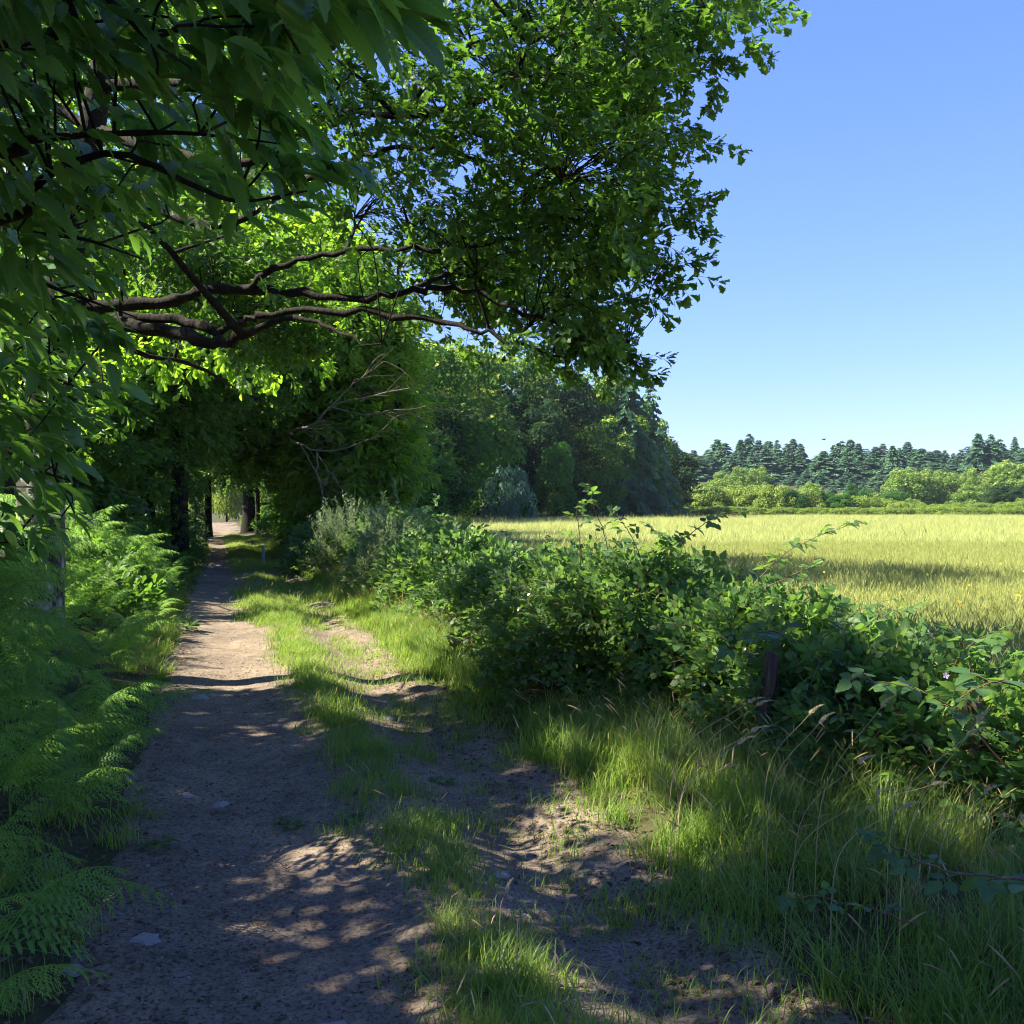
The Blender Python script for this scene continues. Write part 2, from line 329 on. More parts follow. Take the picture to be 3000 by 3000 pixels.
def build_ground():
    xs = np.concatenate([-np.geomspace(9.2, 900, 60)[::-1], np.arange(-9, 9.01, .15), np.geomspace(9.2, 900, 60)])
    ys = np.concatenate([-np.geomspace(3.2, 900, 30)[::-1], np.arange(-3, 24, .15), np.geomspace(24, 900, 140)])
    X, Y = np.meshgrid(xs, ys)
    u = U(X, Y)
    Z = height(X, Y)
    Z = Z - 0.07 * sstep(-.12, .06, u) * (1 - sstep(2.1, 2.45, u)) * (Y < 112)
    fld = sstep(5.2, 6.4, u) * sstep(-20, -6, X + 0.02 * Y + 0) * (1 - sstep(150, 156, Y + .12 * X))
    fld = fld + (Y > 156) * 0.0
    me = grid_mesh('ground', X, Y, Z, ground_material(), {'field': ('FLOAT', 'POINT', fld.reshape(-1))})
    link('ground', me, kind='structure')
def build_path():
    us = np.arange(-.34, 2.66, .035)
    ds = np.concatenate([np.arange(-2.5, 12, .045), np.arange(12, 30, .16), np.arange(30, 112, .6)])
    Uu, D = np.meshgrid(us, ds)
    X = X_of(Uu, D)
    wob = (fbm(X, D, 1.6) - .5) * .35
    e = sstep(-.30, -.02, Uu + wob) * (1 - sstep(2.25, 2.6, Uu + wob))
    rough = (fbm(X, D, 3, 4) - .5) * .03 + (noise(X, D, 26) - .5) * .007
    # tyre ribs pressed into the soft right rut
    rib = .010 * np.sin((D * .93 + Uu * .9) * 70) * np.exp(-((Uu - 1.95) / .13) ** 2) * sstep(6.3, 6.6, D) * (1 - sstep(8.0, 8.6, D))
    Z = height(X, D) + .006 + rough * e - .10 * (1 - e) + rib
    me = grid_mesh('dirt_track', X, D, Z, path_material())
    link('dirt_track', me, kind='structure')
build_ground(); build_path()

# ------------------------------------------------------------------ sun gaps: where light reaches the ground through the trees
def ell(x, y, cx, cy, rx, ry): return np.exp(-(((x - cx) / rx) ** 2 + ((y - cy) / ry) ** 2) ** 2)
def lit_at(gx, gy):
    """0..1, how open the canopy is above (towards the sun from) a spot of ground"""
    u = U(gx, gy)
    o = np.zeros_like(gx)
    o = np.maximum(o, sstep(8.7, 9.5, gy) * (1 - sstep(13.9, 14.6, gy)) * (1 - sstep(3.2, 3.8, u)))     # the sunny stretch of track
    o = np.maximum(o, ell(gx, gy, .45, 5.0, 0.95, 0.95))
    o = np.maximum(o, ell(gx, gy, 0.10, 3.35, 0.46, 0.44))
    o = np.maximum(o, ell(gx, gy, -.85, 4.0, 0.50, 0.30))
    o = np.maximum(o, ell(gx, gy, -.75, 4.75, 0.52, 0.35))
    o = np.maximum(o, ell(gx, gy, 1.1, 3.25, 0.40, 0.40))
    o = np.maximum(o, ell(gx, gy, -.45, 5.1, 0.44, 0.40))
    o = np.maximum(o, ell(gx, gy, -1.6, 7.6, 0.72, 0.38))
    o = np.maximum(o, ell(gx, gy, .4, 6.4, .7, .4) * .8)
    o = np.maximum(o, ell(gx, gy, -.9, 8.2, .6, .4) * .8)
    sp = noise(gx, gy, 2.3) * .65 + noise(gx + 9, gy, 5) * .35
    o = np.maximum(o, sstep(.68, .74, sp) * .95)
    hedge = sstep(3.0, 3.6, u) * (noise(gx, gy, .9) > .42) * .85
    o = np.maximum(o, hedge * (gy < 14) * (gy > 4))
    return np.clip(o, 0, 1)
def shade_filter(Pts):
    gx = Pts[:, 0] + SX * Pts[:, 2]; gy = Pts[:, 1] + SY * Pts[:, 2]
    keep = RNG.random(len(Pts)) > lit_at(gx, gy) * 1.02
    for tx, ty, tz, r in SUNNY:                 # gaps that let the sun reach low boughs and ferns
        dz = Pts[:, 2] - tz
        q = np.hypot(Pts[:, 0] + SX * dz - tx, (Pts[:, 1] + SY * dz - ty) * .8)
        keep &= ~((dz > .9) & (q < r))
    return keep
SUNNY = [(-6.2, 13.2, 3.4, 2.3), (-4.4, 13.8, 4.2, 2.0), (-8.0, 16.2, 3.4, 2.0), (-5.4, 11.0, 1.0, 1.5), (-5.0, 12.8, 1.0, 1.4), (-6.4, 12.6, 1.2, 1.4), (-3.2, 14, 5.2, 1.4), (-3.4, 13.4, 3.8, 1.8), (-4.2, 9.8, 1.0, .8), (-2.3, 4.3, .8, .3), (-2.9, 6.0, 1.0, .4), (1.0, 8.6, 1.0, .9), (2.2, 6.6, .9, .8), (2.6, 5.2, .8, .6), (.3, 9.5, 1.2, .8)]
def seen_px(Pts):
    d = np.maximum(Pts[:, 1], .01)
    return np.where(Pts[:, 1] > .3, 1500 + Pts[:, 0] / d * 3000, -9e9), np.where(Pts[:, 1] > .3, 1490 - (Pts[:, 2] - CAM_Z) / d * 3000, -9e9)

# ------------------------------------------------------------------ leaf shapes
def blade_leaf(length, width, stations, prof, tooth=0., fold=.25, droop=.25, petiole=.0, lobes=None):
    """leaf along +Y, top side +Z. prof(t) -> half width 0..1"""
    n = stations
    t = np.linspace(0, 1, n + 1)
    w = np.array([prof(v) for v in t]) * width / 2
    if tooth:
        w = w * (1 + tooth * np.where(np.arange(n + 1) % 2 == 0, -1, 1))
    w[-1] = 0
    y = t * length + petiole
    z = -droop * length * t ** 2
    V = [np.stack([-w, y, z + fold * w], -1), np.stack([0 * w, y, z], -1), np.stack([w, y, z + fold * w], -1)]
    V = np.concatenate(V); m = n + 1
    F = []
    for i in range(n):
        F += [(i, m + i, m + i + 1), (i, m + i + 1, i + 1), (m + i, 2 * m + i, 2 * m + i + 1), (m + i, 2 * m + i + 1, m + i + 1)]
    Lv = np.concatenate([np.stack([-np.ones(m) , t, 0 * t], -1), np.stack([0 * t, t, 0 * t], -1), np.stack([np.ones(m), t, 0 * t], -1)])
    if tooth:
        V[:m, 1] += np.where(np.arange(m) % 2 == 1, .018 * length, -.006 * length); V[2 * m:, 1] += np.where(np.arange(m) % 2 == 1, .018 * length, -.006 * length)
    g = Geo(); g.add(V, F, Lv)
    if petiole:
        g.add(*tube([(0, 0, 0), (0, petiole * 1.05, -.002)], .0013, 3), mi=0)
    return g
chest_prof = lambda t: (math.sin(math.pi * min(1, t * 1.02) ** .80)) ** .75 if 0 < t < 1 else .03
oval_prof = lambda t: (math.sin(math.pi * t ** .72)) ** .8 if 0 < t < 1 else .04
def oak_prof(t):
    base = .10 + .9 * (t ** .9) if t < .72 else 1.0 * (1 - ((t - .72) / .28) ** 2.2)
    lob = 1 + .34 * math.sin(t * 2 * math.pi * 4.0 + 1.2)
    return max(.03, base * lob) if t > 0 else .03
LEAF = {}
LEAF['oak'] = blade_leaf(.105, .068, 9, oak_prof, fold=.3, droop=.2)
LEAF['oak_lo'] = blade_leaf(.11, .066, 5, lambda t: [.1, .55, .45, 1, .8, 0][int(round(t * 5))], fold=.3, droop=.2)
LEAF['chestnut'] = [blade_leaf(l, w, 18, chest_prof, tooth=.10, fold=f, droop=dr, petiole=.02) for l, w, f, dr in [(.19, .062, .35, .22), (.17, .055, .15, .10), (.20, .066, .45, .38)]]
LEAF['chestnut_lo'] = blade_leaf(.18, .058, 6, chest_prof, fold=.3, droop=.25)
LEAF['bramble'] = [blade_leaf(l, w, 10, oval_prof, tooth=.08, fold=f, droop=dr, petiole=.008) for l, w, f, dr in [(.062, .046, .25, .15), (.056, .042, .1, .05), (.068, .046, .4, .3)]]
LEAF['simple'] = blade_leaf(1.0, .62, 3, lambda t: [.1, .9, .8, 0][int(round(t * 3))], fold=.3, droop=.2)

def cluster(leaf, n, length, spread, seed, twig=.0025, droop=.3, lscale=(.7, 1.15), whorl=0.3, twig_mat=1, flat=.6):
    """a leafy twig along +Y"""
    r = np.random.default_rng(seed)
    g = Geo()
    pts = resample([(0, 0, 0), (r.normal() * .1 * length, length * .5, .06 * length), (r.normal() * .2 * length, length, -droop * length * .4)], 6)
    g.add(*tube(pts, np.linspace(twig, twig * .4, 6), 3), mi=twig_mat)
    t = np.concatenate([r.random(int(n * (1 - whorl))) * .8 + .15, np.full(n - int(n * (1 - whorl)), 1.0)])
    base = np.array([np.interp(t, np.linspace(0, 1, 6), pts[:, k]) for k in range(3)]).T
    a = r.random(n) * 2 * math.pi
    out = np.stack([np.cos(a), .55 + r.random(n) * .5, np.sin(a) * flat - droop + r.normal(size=n) * .15], -1)
    off = nrm(out) * (r.random((n, 1)) * spread)
    up = nrm(np.stack([r.normal(size=n) * .35, r.normal(size=n) * .35, np.ones(n)], -1))
    g.put(leaf, frames(out, up), base + off, lscale[0] + r.random(n) * (lscale[1] - lscale[0]), rnd=r.random(n))
    return g

# leafy twigs, tufts and flowers that the scatter nodes repeat
def proto_collection(name, meshes):
    c = bpy.data.collections.new(name)
    for i, me in enumerate(meshes):
        c.objects.link(bpy.data.objects.new('%s_%02d' % (name, i), me))
    return c
_ng = {}
def scatter_group(col):
    if col.name in _ng: return _ng[col.name]
    ng = bpy.data.node_groups.new('scatter_' + col.name, 'GeometryNodeTree')
    ng.interface.new_socket('Geometry', in_out='INPUT', socket_type='NodeSocketGeometry')
    ng.interface.new_socket('Geometry', in_out='OUTPUT', socket_type='NodeSocketGeometry')
    N = ng.nodes.new; L = ng.links.new
    gi = N('NodeGroupInput'); go = N('NodeGroupOutput')
    ci = N('GeometryNodeCollectionInfo'); ci.inputs['Collection'].default_value = col
    ci.inputs['Separate Children'].default_value = True; ci.inputs['Reset Children'].default_value = True
    ip = N('GeometryNodeInstanceOnPoints'); ip.inputs['Pick Instance'].default_value = True
    def na(nm, ty):
        a = N('GeometryNodeInputNamedAttribute'); a.data_type = ty; a.inputs['Name'].default_value = nm; return a.outputs['Attribute']
    L(gi.outputs[0], ip.inputs['Points']); L(ci.outputs[0], ip.inputs['Instance'])
    L(na('idx', 'INT'), ip.inputs['Instance Index'])
    er = N('FunctionNodeEulerToRotation'); L(na('rot', 'FLOAT_VECTOR'), er.inputs[0]); L(er.outputs[0], ip.inputs['Rotation'])
    L(na('scl', 'FLOAT'), ip.inputs['Scale'])
    L(ip.outputs[0], go.inputs[0])
    _ng[col.name] = ng
    return ng
def scatter(name, col, pts, rot, scl, parent=None, idx=None, **tags):
    n = len(pts); k = len(col.objects)
    pts = np.asarray(pts, np.float32)
    me = bpy.data.meshes.new(name); me.vertices.add(n); me.vertices.foreach_set('co', pts.ravel())
    for an, ty, d in (('rot', 'FLOAT_VECTOR', rot), ('scl', 'FLOAT', np.broadcast_to(scl, (n,))), ('idx', 'INT', RNG.integers(0, k, n) if idx is None else idx)):
        at = me.attributes.new(an, ty, 'POINT')
        at.data.foreach_set('vector' if ty == 'FLOAT_VECTOR' else 'value', np.ascontiguousarray(d, np.int32 if ty == 'INT' else np.float32).ravel())
    me.update()
    o = link(name, me, parent, **tags)
    md = o.modifiers.new('scatter', 'NODES'); md.node_group = scatter_group(col)
    return o

C = {}
C['oak'] = proto_collection('oak_twig', [cluster(LEAF['oak'], 15, .26, .05, 20 + i, droop=.15, whorl=.45).mesh('oak_twig', [M['oak'], M['bark']]) for i in range(5)])
C['oak_light'] = proto_collection('oak_light_twig', [cluster(LEAF['oak_lo'], 16, .28, .06, 30 + i, droop=.2, whorl=.4).mesh('oak_light_twig', [M['oak_light'], M['bark']]) for i in range(5)])
C['oak_dark'] = proto_collection('dark_twig', [cluster(LEAF['oak_lo'], 20, .40, .08, 40 + i, droop=.2, whorl=.3).mesh('dark_twig', [M['oak'], M['bark']]) for i in range(4)])
C['chest'] = proto_collection('chestnut_twig', [cluster(LEAF['chestnut_lo'], 12, .35, .03, 50 + i, droop=.6, whorl=.5).mesh('chestnut_twig', [M['chestnut'], M['bark']]) for i in range(4)])
C['woodgreen'] = proto_collection('woodland_twig', [cluster(LEAF['chestnut_lo'], 16, .55, .10, 60 + i, droop=.45, whorl=.35).mesh('woodland_twig', [M['oak_light'], M['bark']]) for i in range(4)])

def scatter_pts(name, col, pts, outward, parent, s=(0.8, 1.3), **tags):
    n = len(pts)
    d = nrm(outward + RNG.normal(size=(n, 3)) * .55)
    R = frames(d, np.array([0, 0, 1.0]) + RNG.normal(size=(n, 3)) * .15)
    return scatter(name, col, pts, eulers(R), s[0] + RNG.random(n) * (s[1] - s[0]), parent, kind='stuff', **tags)

def blobs_points(blobs, n, rng=RNG, shell=.35, lumps=0):
    """points in ellipsoid blobs, most near the surface; returns points and outward directions"""
    B = np.array(blobs, float)     # cx,cy,cz,rx,ry,rz
    vol = (B[:, 3] * B[:, 4] * B[:, 5]) ** .67
    k = rng.choice(len(B), n, p=vol / vol.sum())
    d = rand_dirs(n, rng)
    r = 1 - shell * rng.random(n) ** 1.3
    p = B[k, :3] + d * B[k, 3:] * r[:, None]
    return p, nrm(d + np.array([0, 0, .25]))

def branchwork(limbs, targets, n_sec, r0=.035, seed=1, bow=.12, per=9, sides=5):
    """limbs: list of (points, radii). secondary branches reach from the nearest limb point to picked targets"""
    rng = np.random.default_rng(seed)
    g = Geo(); nodes = []
    for pts, rad in limbs:
        rr = rad * (.52 + .20 * np.random.default_rng(len(pts)).random(len(pts))); g.add(*tube(pts, rr, 9, .34)); nodes.append(np.column_stack([pts, rad]))
    nodes = np.vstack(nodes)
    pick = rng.choice(len(targets), min(n_sec, len(targets)), replace=False)
    for i in pick:
        T = targets[i]
        dd = np.linalg.norm(nodes[:, :3] - T, axis=1) + 2.0 * np.maximum(0, (nodes[:, 2] - T[2])) * .2
        dd[nodes[:, 3] < .008] += 1.0
        j = int(np.argmin(dd)); A = nodes[j, :3]; L_ = np.linalg.norm(T - A)
        if L_ < .15: continue
        mid = (A + T) / 2 + rng.normal(size=3) * bow * L_ + np.array([0, 0, .10 * L_])
        m2 = A * .25 + mid * .5 + T * .25 + rng.normal(size=3) * bow * .4 * L_
        ra = min(nodes[j, 3] * .62, r0 * (.3 + L_ * .5)); pts = resample([A, (A + mid) / 2, mid, (mid + T) / 2 + rng.normal(size=3) * .04 * L_, T], per)
        rad = np.linspace(ra, .0035, per)
        g.add(*tube(pts, rad, sides))
        nodes = np.vstack([nodes, np.column_stack([pts[1:], rad[1:]])])
    return g

# ------------------------------------------------------------------ the big oak over the track
def in_poly(px, py, poly):
    poly = np.array(poly, float); n = len(poly); c = np.zeros(len(px), bool); j = n - 1
    for i in range(n):
        xi, yi = poly[i]; xj, yj = poly[j]
        with np.errstate(divide='ignore', invalid='ignore'):
            c ^= ((yi > py) != (yj > py)) & (px < (xj - xi) * (py - yi) / (yj - yi + 1e-12) + xi)
        j = i
    return c
def part_leaves(proto_meshes, name, root, pos, R, scl, label=None):
    E = eulers(R)
    for i in range(len(pos)):
        link(name, proto_meshes[i % len(proto_meshes)], root, tuple(pos[i]), tuple(E[i]), float(scl[i]))

def build_oak():
    bx, by = P(112, 1700, 9.5)[:2]
    root = thing('oak_tree', 'big oak behind the ferns, lichen on its trunk, dark limbs reaching over the track', 'oak tree', (0, 0, 0))
    trunk = resample([(bx, by, gz(bx, by) - .25), (bx + .02, by, 1.4), (bx + .05, by, 2.3), (bx + .15, by, 3.3), (bx + .35, by + .1, 4.6), (bx + .7, by, 6.3), (bx + 1.0, by - .2, 8.4), (bx + 1.1, by - .3, 10.6)], 30)
    tr = np.interp(np.linspace(0, 1, 30), [0, .06, .3, .6, 1], [.30, .22, .19, .13, .03])
    g = Geo(); g.add(*tube(trunk[:9], tr[:9], 16, .10)); link('trunk', g.mesh('trunk', [M['lichen']], True), root)
    g = Geo(); g.add(*tube(trunk[8:], tr[8:] * .97, 14, .10)); link('upper_trunk', g.mesh('upper_trunk', [M['bark']], True), root)
    def limb(pp, r, n=24):
        pts = resample([P(*q) if len(q) == 3 and q[0] > 50 else np.array(q) for q in pp], n)
        pts += RNG.normal(size=pts.shape) * .008 * np.linspace(1, 3, n)[:, None]
        return pts, np.interp(np.linspace(0, 1, n), np.linspace(0, 1, len(r)), r)
    T = lambda k: tuple(trunk[k])
    def at(z): return tuple(trunk[int(np.argmin(abs(trunk[:, 2] - z)))])
    L_ = [
        limb([at(3.1), (250, 950, 9.3), (430, 965, 9.0), (580, 997, 8.8), (670, 998, 8.7), (760, 960, 8.6), (860, 935, 8.5), (960, 960, 8.3), (1100, 1010, 8.1)], [.12, .105, .095, .075, .045, .03, .012], 36),
        limb([at(3.15), (330, 930, 9.3), (540, 945, 9.1), (620, 965, 9.0), (700, 955, 9.0), (775, 920, 9.0), (1000, 908, 8.8), (1200, 928, 8.6), (1380, 968, 8.4), (1500, 1000, 8.3), (1660, 1050, 8.2)], [.11, .075, .062, .058, .050, .045, .035, .022, .010], 44),
        limb([at(3.5), (480, 885, 9.4), (600, 855, 9.4), (760, 850, 9.3), (900, 862, 9.2), (1100, 868, 9.1), (1230, 850, 9.0), (1370, 845, 8.9), (1490, 890, 8.7), (1640, 960, 8.5), (1830, 1040, 8.3)], [.11, .085, .07, .06, .055, .048, .04, .03, .02, .009], 44),
        limb([(720, 850, 9.3), (780, 800, 9.2), (920, 750, 9.1), (1080, 730, 9.0), (1300, 735, 8.8), (1460, 705, 8.6), (1640, 640, 8.3)], [.05, .045, .04, .035, .028, .012], 26),
        limb([at(4.6), (600, 660, 9.0), (850, 560, 8.7), (1010, 470, 8.5), (1150, 442, 8.4), (1280, 425, 8.2), (1370, 390, 8.1), (1500, 420, 8.0), (1640, 520, 7.8)], [.10, .055, .045, .040, .036, .03, .025, .018, .009], 40),
        limb([(1270, 428, 8.2), (1340, 445, 8.3), (1440, 490, 8.4), (1560, 515, 8.4), (1650, 520, 8.3)], [.032, .028, .022, .010], 16),
        limb([at(5.0), (700, 480, 8.6), (950, 350, 8.3), (1240, 335, 8.0), (1420, 285, 7.8), (1540, 160, 7.6), (1640, 60, 7.4), (1760, -60, 7.2)], [.10, .055, .05, .045, .038, .03, .02, .010], 40),
        limb([(1180, 340, 8.1), (1290, 210, 8.2), (1420, 120, 8.2), (1550, 110, 8.0), (1700, 90, 7.8), (2050, 20, 7.4)], [.045, .04, .03, .028, .02, .009], 24),
        limb([at(5.6), (800, 230, 9.0), (1050, 60, 9.0), (1300, -60, 8.8), (1500, -260, 8.6), (1800, -500, 8.2)], [.11, .08, .06, .05, .03, .012], 26),
        limb([at(6.6), (600, -200, 8.8), (1000, -500, 8.0), (1500, -700, 7.2)], [.09, .06, .04, .012], 20),
        limb([at(4.2), (350, 1000, 10.8), (560, 1060, 11.6), (700, 1150, 12.4)], [.06, .05, .035, .010], 18),
        limb([at(5.2), (bx - 1.4, by + .6, 6.4), (bx - 3.0, by + 1.0, 7.4)], [.09, .06, .02], 14),
    ]
    outline = [(-200, -50), (2290, -60), (2240, 20), (2180, 55), (2150, 130), (2080, 60), (2050, 120), (2060, 200), (2010, 235), (1990, 300), (2050, 350), (2055, 410), (2020, 440), (1965, 350), (1955, 400), (1975, 520), (1930, 590), (1920, 680), (1960, 740), (1950, 785), (1880, 760),
               (1830, 800), (1790, 850), (1830, 870), (1850, 960), (1880, 1065), (1810, 1040), (1760, 1010), (1700, 1000), (1640, 1030), (1600, 1090), (1540, 1060), (1470, 1010), (1330, 985), (1250, 960), (1130, 990), (900, 1040), (500, 1050), (-200, 900)]
    # boughs: clump centres, then twigs around them
    def pick(n, dlo, dhi):
        px = RNG.uniform(-200, 2300, n * 3); py = RNG.uniform(-60, 1100, n * 3)
        ok = in_poly(px, py, outline)
        hole = (ell(px, py, 1500, 945, 150, 38) > .5) | (ell(px, py, 1230, 540, 60, 60) > .5) | (ell(px, py, 1190, 130, 40, 50) > .5) | (ell(px, py, 1690, 470, 75, 60) > .5) | (ell(px, py, 1420, 190, 40, 40) > .5) | (ell(px, py, 1620, 700, 28, 20) > .5)
        ok &= ~hole
        dens = .16 + .74 * sstep(900, 1750, px)                      # the outer crown is the denser one
        dens = np.maximum(dens, sstep(640, 760, py))
        ok &= RNG.random(len(px)) < dens
        px, py = px[ok][:n], py[ok][:n]
        d = RNG.uniform(dlo, dhi, len(px))
        low = (py > 700) & (px < 1500); d = np.where(low, RNG.uniform(9.6, 11.6, len(px)), d)
        return np.stack([(px - 1500) / 3000 * d, d, CAM_Z + (1490 - py) / 3000 * d], -1)
    cen = pick(520, 6.9, 11.0)
    k = RNG.integers(0, len(cen), 9800)
    pts = cen[k] + RNG.normal(size=(len(k), 3)) * np.array([.20, .33, .15])
    px, py = seen_px(pts)
    grow = in_poly(px + 85 * (py > 40), py, outline) & ~((ell(px, py, 1500, 945, 130, 30) > .5) | (ell(px, py, 1690, 470, 60, 45) > .5) | (ell(px, py, 1230, 540, 50, 50) > .5)) | (py < 0)
    pts = pts[grow]
    sprays = []
    for sx_, sy_, ex_, ey_, dd_ in [(1700, 960, 1870, 1075, 8.1), (1650, 980, 1790, 1040, 8.2), (1880, 700, 1965, 785, 7.9), (1960, 380, 2055, 440, 7.7), (2020, 150, 2090, 240, 7.5), (2120, 20, 2180, 130, 7.4), (2180, -20, 2300, 15, 7.3), (1820, 830, 1900, 880, 8.0), (1950, 560, 2000, 640, 7.8), (1560, 1040, 1640, 1110, 8.3), (2060, 60, 2200, 90, 7.4)]:
        for q in range(20):
            f = (q + RNG.random()) / 20; sprays.append(P(sx_ + (ex_ - sx_) * f, sy_ + (ey_ - sy_) * f, dd_) + RNG.normal(size=3) * .055)
    pts = np.vstack([pts, np.array(sprays)])
    # crown above and behind the picture's edge
    c = trunk[24]
    up, _ = blobs_points([(c[0] + .6, c[1] - .2, 8.4, 4.2, 3.8, 2.9), (c[0] - 2.0, c[1] + 1.2, 7.2, 2.6, 2.6, 2.2), (c[0] + 3.4, c[1] + .2, 8.0, 2.6, 3.0, 2.4)], 2600, shell=.5)
    px, py = seen_px(up); up = up[(py < -30) | (px < 950)]
    allp = np.vstack([pts, up])
    allp = allp[shade_filter(allp)]
    link('branch', branchwork(L_, allp, 1000, .03, seed=4).mesh('branch', [M['bark']], True), root, kind='stuff')
    cc = np.array([c[0], c[1], 5.5])
    out = nrm(allp - cc) * .8 + np.array([0.15, 0, -.05])
    scatter_pts('foliage', C['oak'], allp, out, root, (.60, .92))
    # the nearest leaves, one by one
    near = pts[np.argsort(pts[:, 1])][:260]
    near = near[shade_filter(near)]
    n = len(near)
    R = frames(nrm(out[:n] + RNG.normal(size=(n, 3)) * .8), np.array([0, 0, 1.]) + RNG.normal(size=(n, 3)) * .3)
    lm = [Geo().put(LEAF['oak'], np.eye(3)[None], np.zeros((1, 3)), 1, rnd=np.array([v])).mesh('leaf', [M['oak']]) for v in (.2, .5, .8)]
    part_leaves(lm, 'leaf', root, near + RNG.normal(size=near.shape) * .05, R, .65 + RNG.random(n) * .3)
build_oak()

# ------------------------------------------------------------------ sweet chestnut hanging in from the left
def build_chestnut():
    root = thing('chestnut_tree', 'sweet chestnut with long toothed leaves hanging in at the upper left, close to the camera', 'chestnut tree', (0, 0, 0))
    bx, by = -4.4, 2.4
    trunk = resample([(bx, by, gz(bx, by) - .2), (bx, by, 2), (bx + .2, by, 4), (bx + .5, by, 6.5), (bx + .6, by + .2, 9)], 16)
    g = Geo(); g.add(*tube(trunk, np.linspace(.24, .04, 16), 12, .1)); link('trunk', g.mesh('trunk', [M['bark']], True), root)
    def L_(pp, a, b, n=18):
        pts = resample([np.array(q) if q[1] < 20 and len(q) == 3 and abs(q[0]) < 30 else P(*q) for q in pp], n); return pts, np.linspace(a, b, n)
    limbs = [L_([(bx, by, 2.2), (-200, 480, 3.3), (60, 415, 3.35), (350, 392, 3.4), (560, 392, 3.4), (820, 422, 3.3)], .035, .004),
             L_([(bx, by, 2.0), (-200, 700, 3.6), (120, 520, 3.6), (340, 450, 3.5), (560, 540, 3.4), (700, 590, 3.3), (900, 560, 3.2)], .035, .004),
             L_([(bx + .1, by, 2.8), (-100, 150, 3.0), (200, -40, 2.9), (330, 10, 2.8), (430, 110, 2.8), (560, 200, 2.7)], .03, .004),
             L_([(bx + .1, by, 3.4), (100, -500, 2.9), (600, -300, 2.6), (900, -100, 2.4), (1100, 40, 2.3)], .04, .004),
             L_([(bx, by, 1.9), (-300, 900, 3.9), (0, 800, 4.0), (200, 860, 4.0), (400, 930, 3.9)], .03, .004),
             L_([(bx, by, 1.9), (-300, 600, 4.0), (80, 680, 4.0), (240, 700, 3.9), (420, 760, 3.8)], .03, .004),
             L_([(bx, by, 1.7), (-400, 1100, 4.4), (-50, 1020, 4.5), (150, 1100, 4.5), (320, 1180, 4.4)], .03, .004),
             L_([(bx, by, 1.6), (-400, 1300, 4.6), (-50, 1300, 4.8), (120, 1380, 4.8), (250, 1420, 4.7)], .03, .004),
             L_([(bx, by, 1.5), (-300, 1500, 4.9), (0, 1560, 5.0), (90, 1620, 5.0)], .03, .004)]
    region = [(-250, -300), (1190, -300), (1180, 60), (1110, 150), (1030, 60), (960, 90), (880, 190), (1010, 260), (1060, 330), (1110, 430), (1090, 480), (1000, 520), (930, 600), (700, 560), (620, 600), (520, 560), (440, 690), (400, 800), (300, 820), (330, 930), (420, 960), (300, 1010), (360, 1130), (300, 1230), (210, 1400), (240, 1500), (170, 1570), (90, 1620), (-250, 1680)]
    n = 560
    px = RNG.uniform(-250, 1190, n); py = RNG.uniform(-300, 1680, n)
    ok = in_poly(px, py, region); px, py = px[ok], py[ok]
    near = sstep(600, 1200, px) * (1 - sstep(150, 400, py))
    d = 2.7 + .0012 * np.maximum(py, 0) + RNG.uniform(-.1, .9, len(px)) - .55 * near
    keep = RNG.random(len(px)) < (.55 + .45 * sstep(500, 150, px) + .5 * near)
    # sprays: the end of the twig carries a drooping fan
    pts = np.stack([(px - 1500) / 3000 * d, d, CAM_Z + (1490 - py) / 3000 * d], -1)[keep]
    qx = RNG.uniform(-60, 225, 52); qy = RNG.uniform(640, 1380, 52); qd = RNG.uniform(4.0, 5.2, 52)
    pts = np.vstack([pts, np.stack([(qx - 1500) / 3000 * qd, qd, CAM_Z + (1490 - qy) / 3000 * qd], -1)])
    g = branchwork(limbs, pts, 150, .012, seed=9, per=8, sides=5)
    link('branch', g.mesh('branch', [M['bark']], True), root, kind='stuff')
    P_, D_, Up = [], [], []
    for p in pts:
        heading = nrm(np.array([.85, RNG.normal() * .35, -.15]) + RNG.normal(size=3) * .2)
        side = nrm(np.cross(heading, [0, 0, 1.0])); m = RNG.integers(8, 13)
        for q in range(m):
            t = q / (m - 1)
            a = (-1) ** q * (1.15 - .95 * t)
            base = p - heading * (.24 * (1 - t)) + side * .0
            dr = heading * math.cos(a) + side * math.sin(a) + np.array([0, 0, .15 - RNG.random() * 1.0])
            P_.append(base + RNG.normal(size=3) * .008); D_.append(dr + RNG.normal(size=3) * .15); Up.append(np.array([0, 0, 1.0]) + side * math.sin(a) * .2 + RNG.normal(size=3) * .38)
    P_, D_, Up = map(np.array, (P_, D_, Up))
    s = shade_filter(P_) | (RNG.random(len(P_)) < .6)
    P_, D_, Up = P_[s], D_[s], Up[s]
    R = frames(D_, Up)
    sx, sy = seen_px(P_); vis = (sx > -60) & (sx < 3000) & (sy > -100)
    order = np.argsort(np.where(vis, P_[:, 1], 99))
    a = order[:300]; b = order[300:]
    ms = [Geo().put(LEAF['chestnut'][i % 3], np.eye(3)[None], np.zeros((1, 3)), 1, rnd=np.array([.15 + .14 * i])).mesh('leaf', [M['chestnut']]) for i in range(6)]
    part_leaves(ms, 'leaf', root, P_[a], R[a], .55 + RNG.random(300) * .35)
    g = Geo()
    for i in range(3): g.put(LEAF['chestnut'][i], R[b[i::3]], P_[b[i::3]], .55 + RNG.random(len(b[i::3])) * .35)
    link('foliage', g.mesh('foliage', [M['chestnut']]), root, kind='stuff')
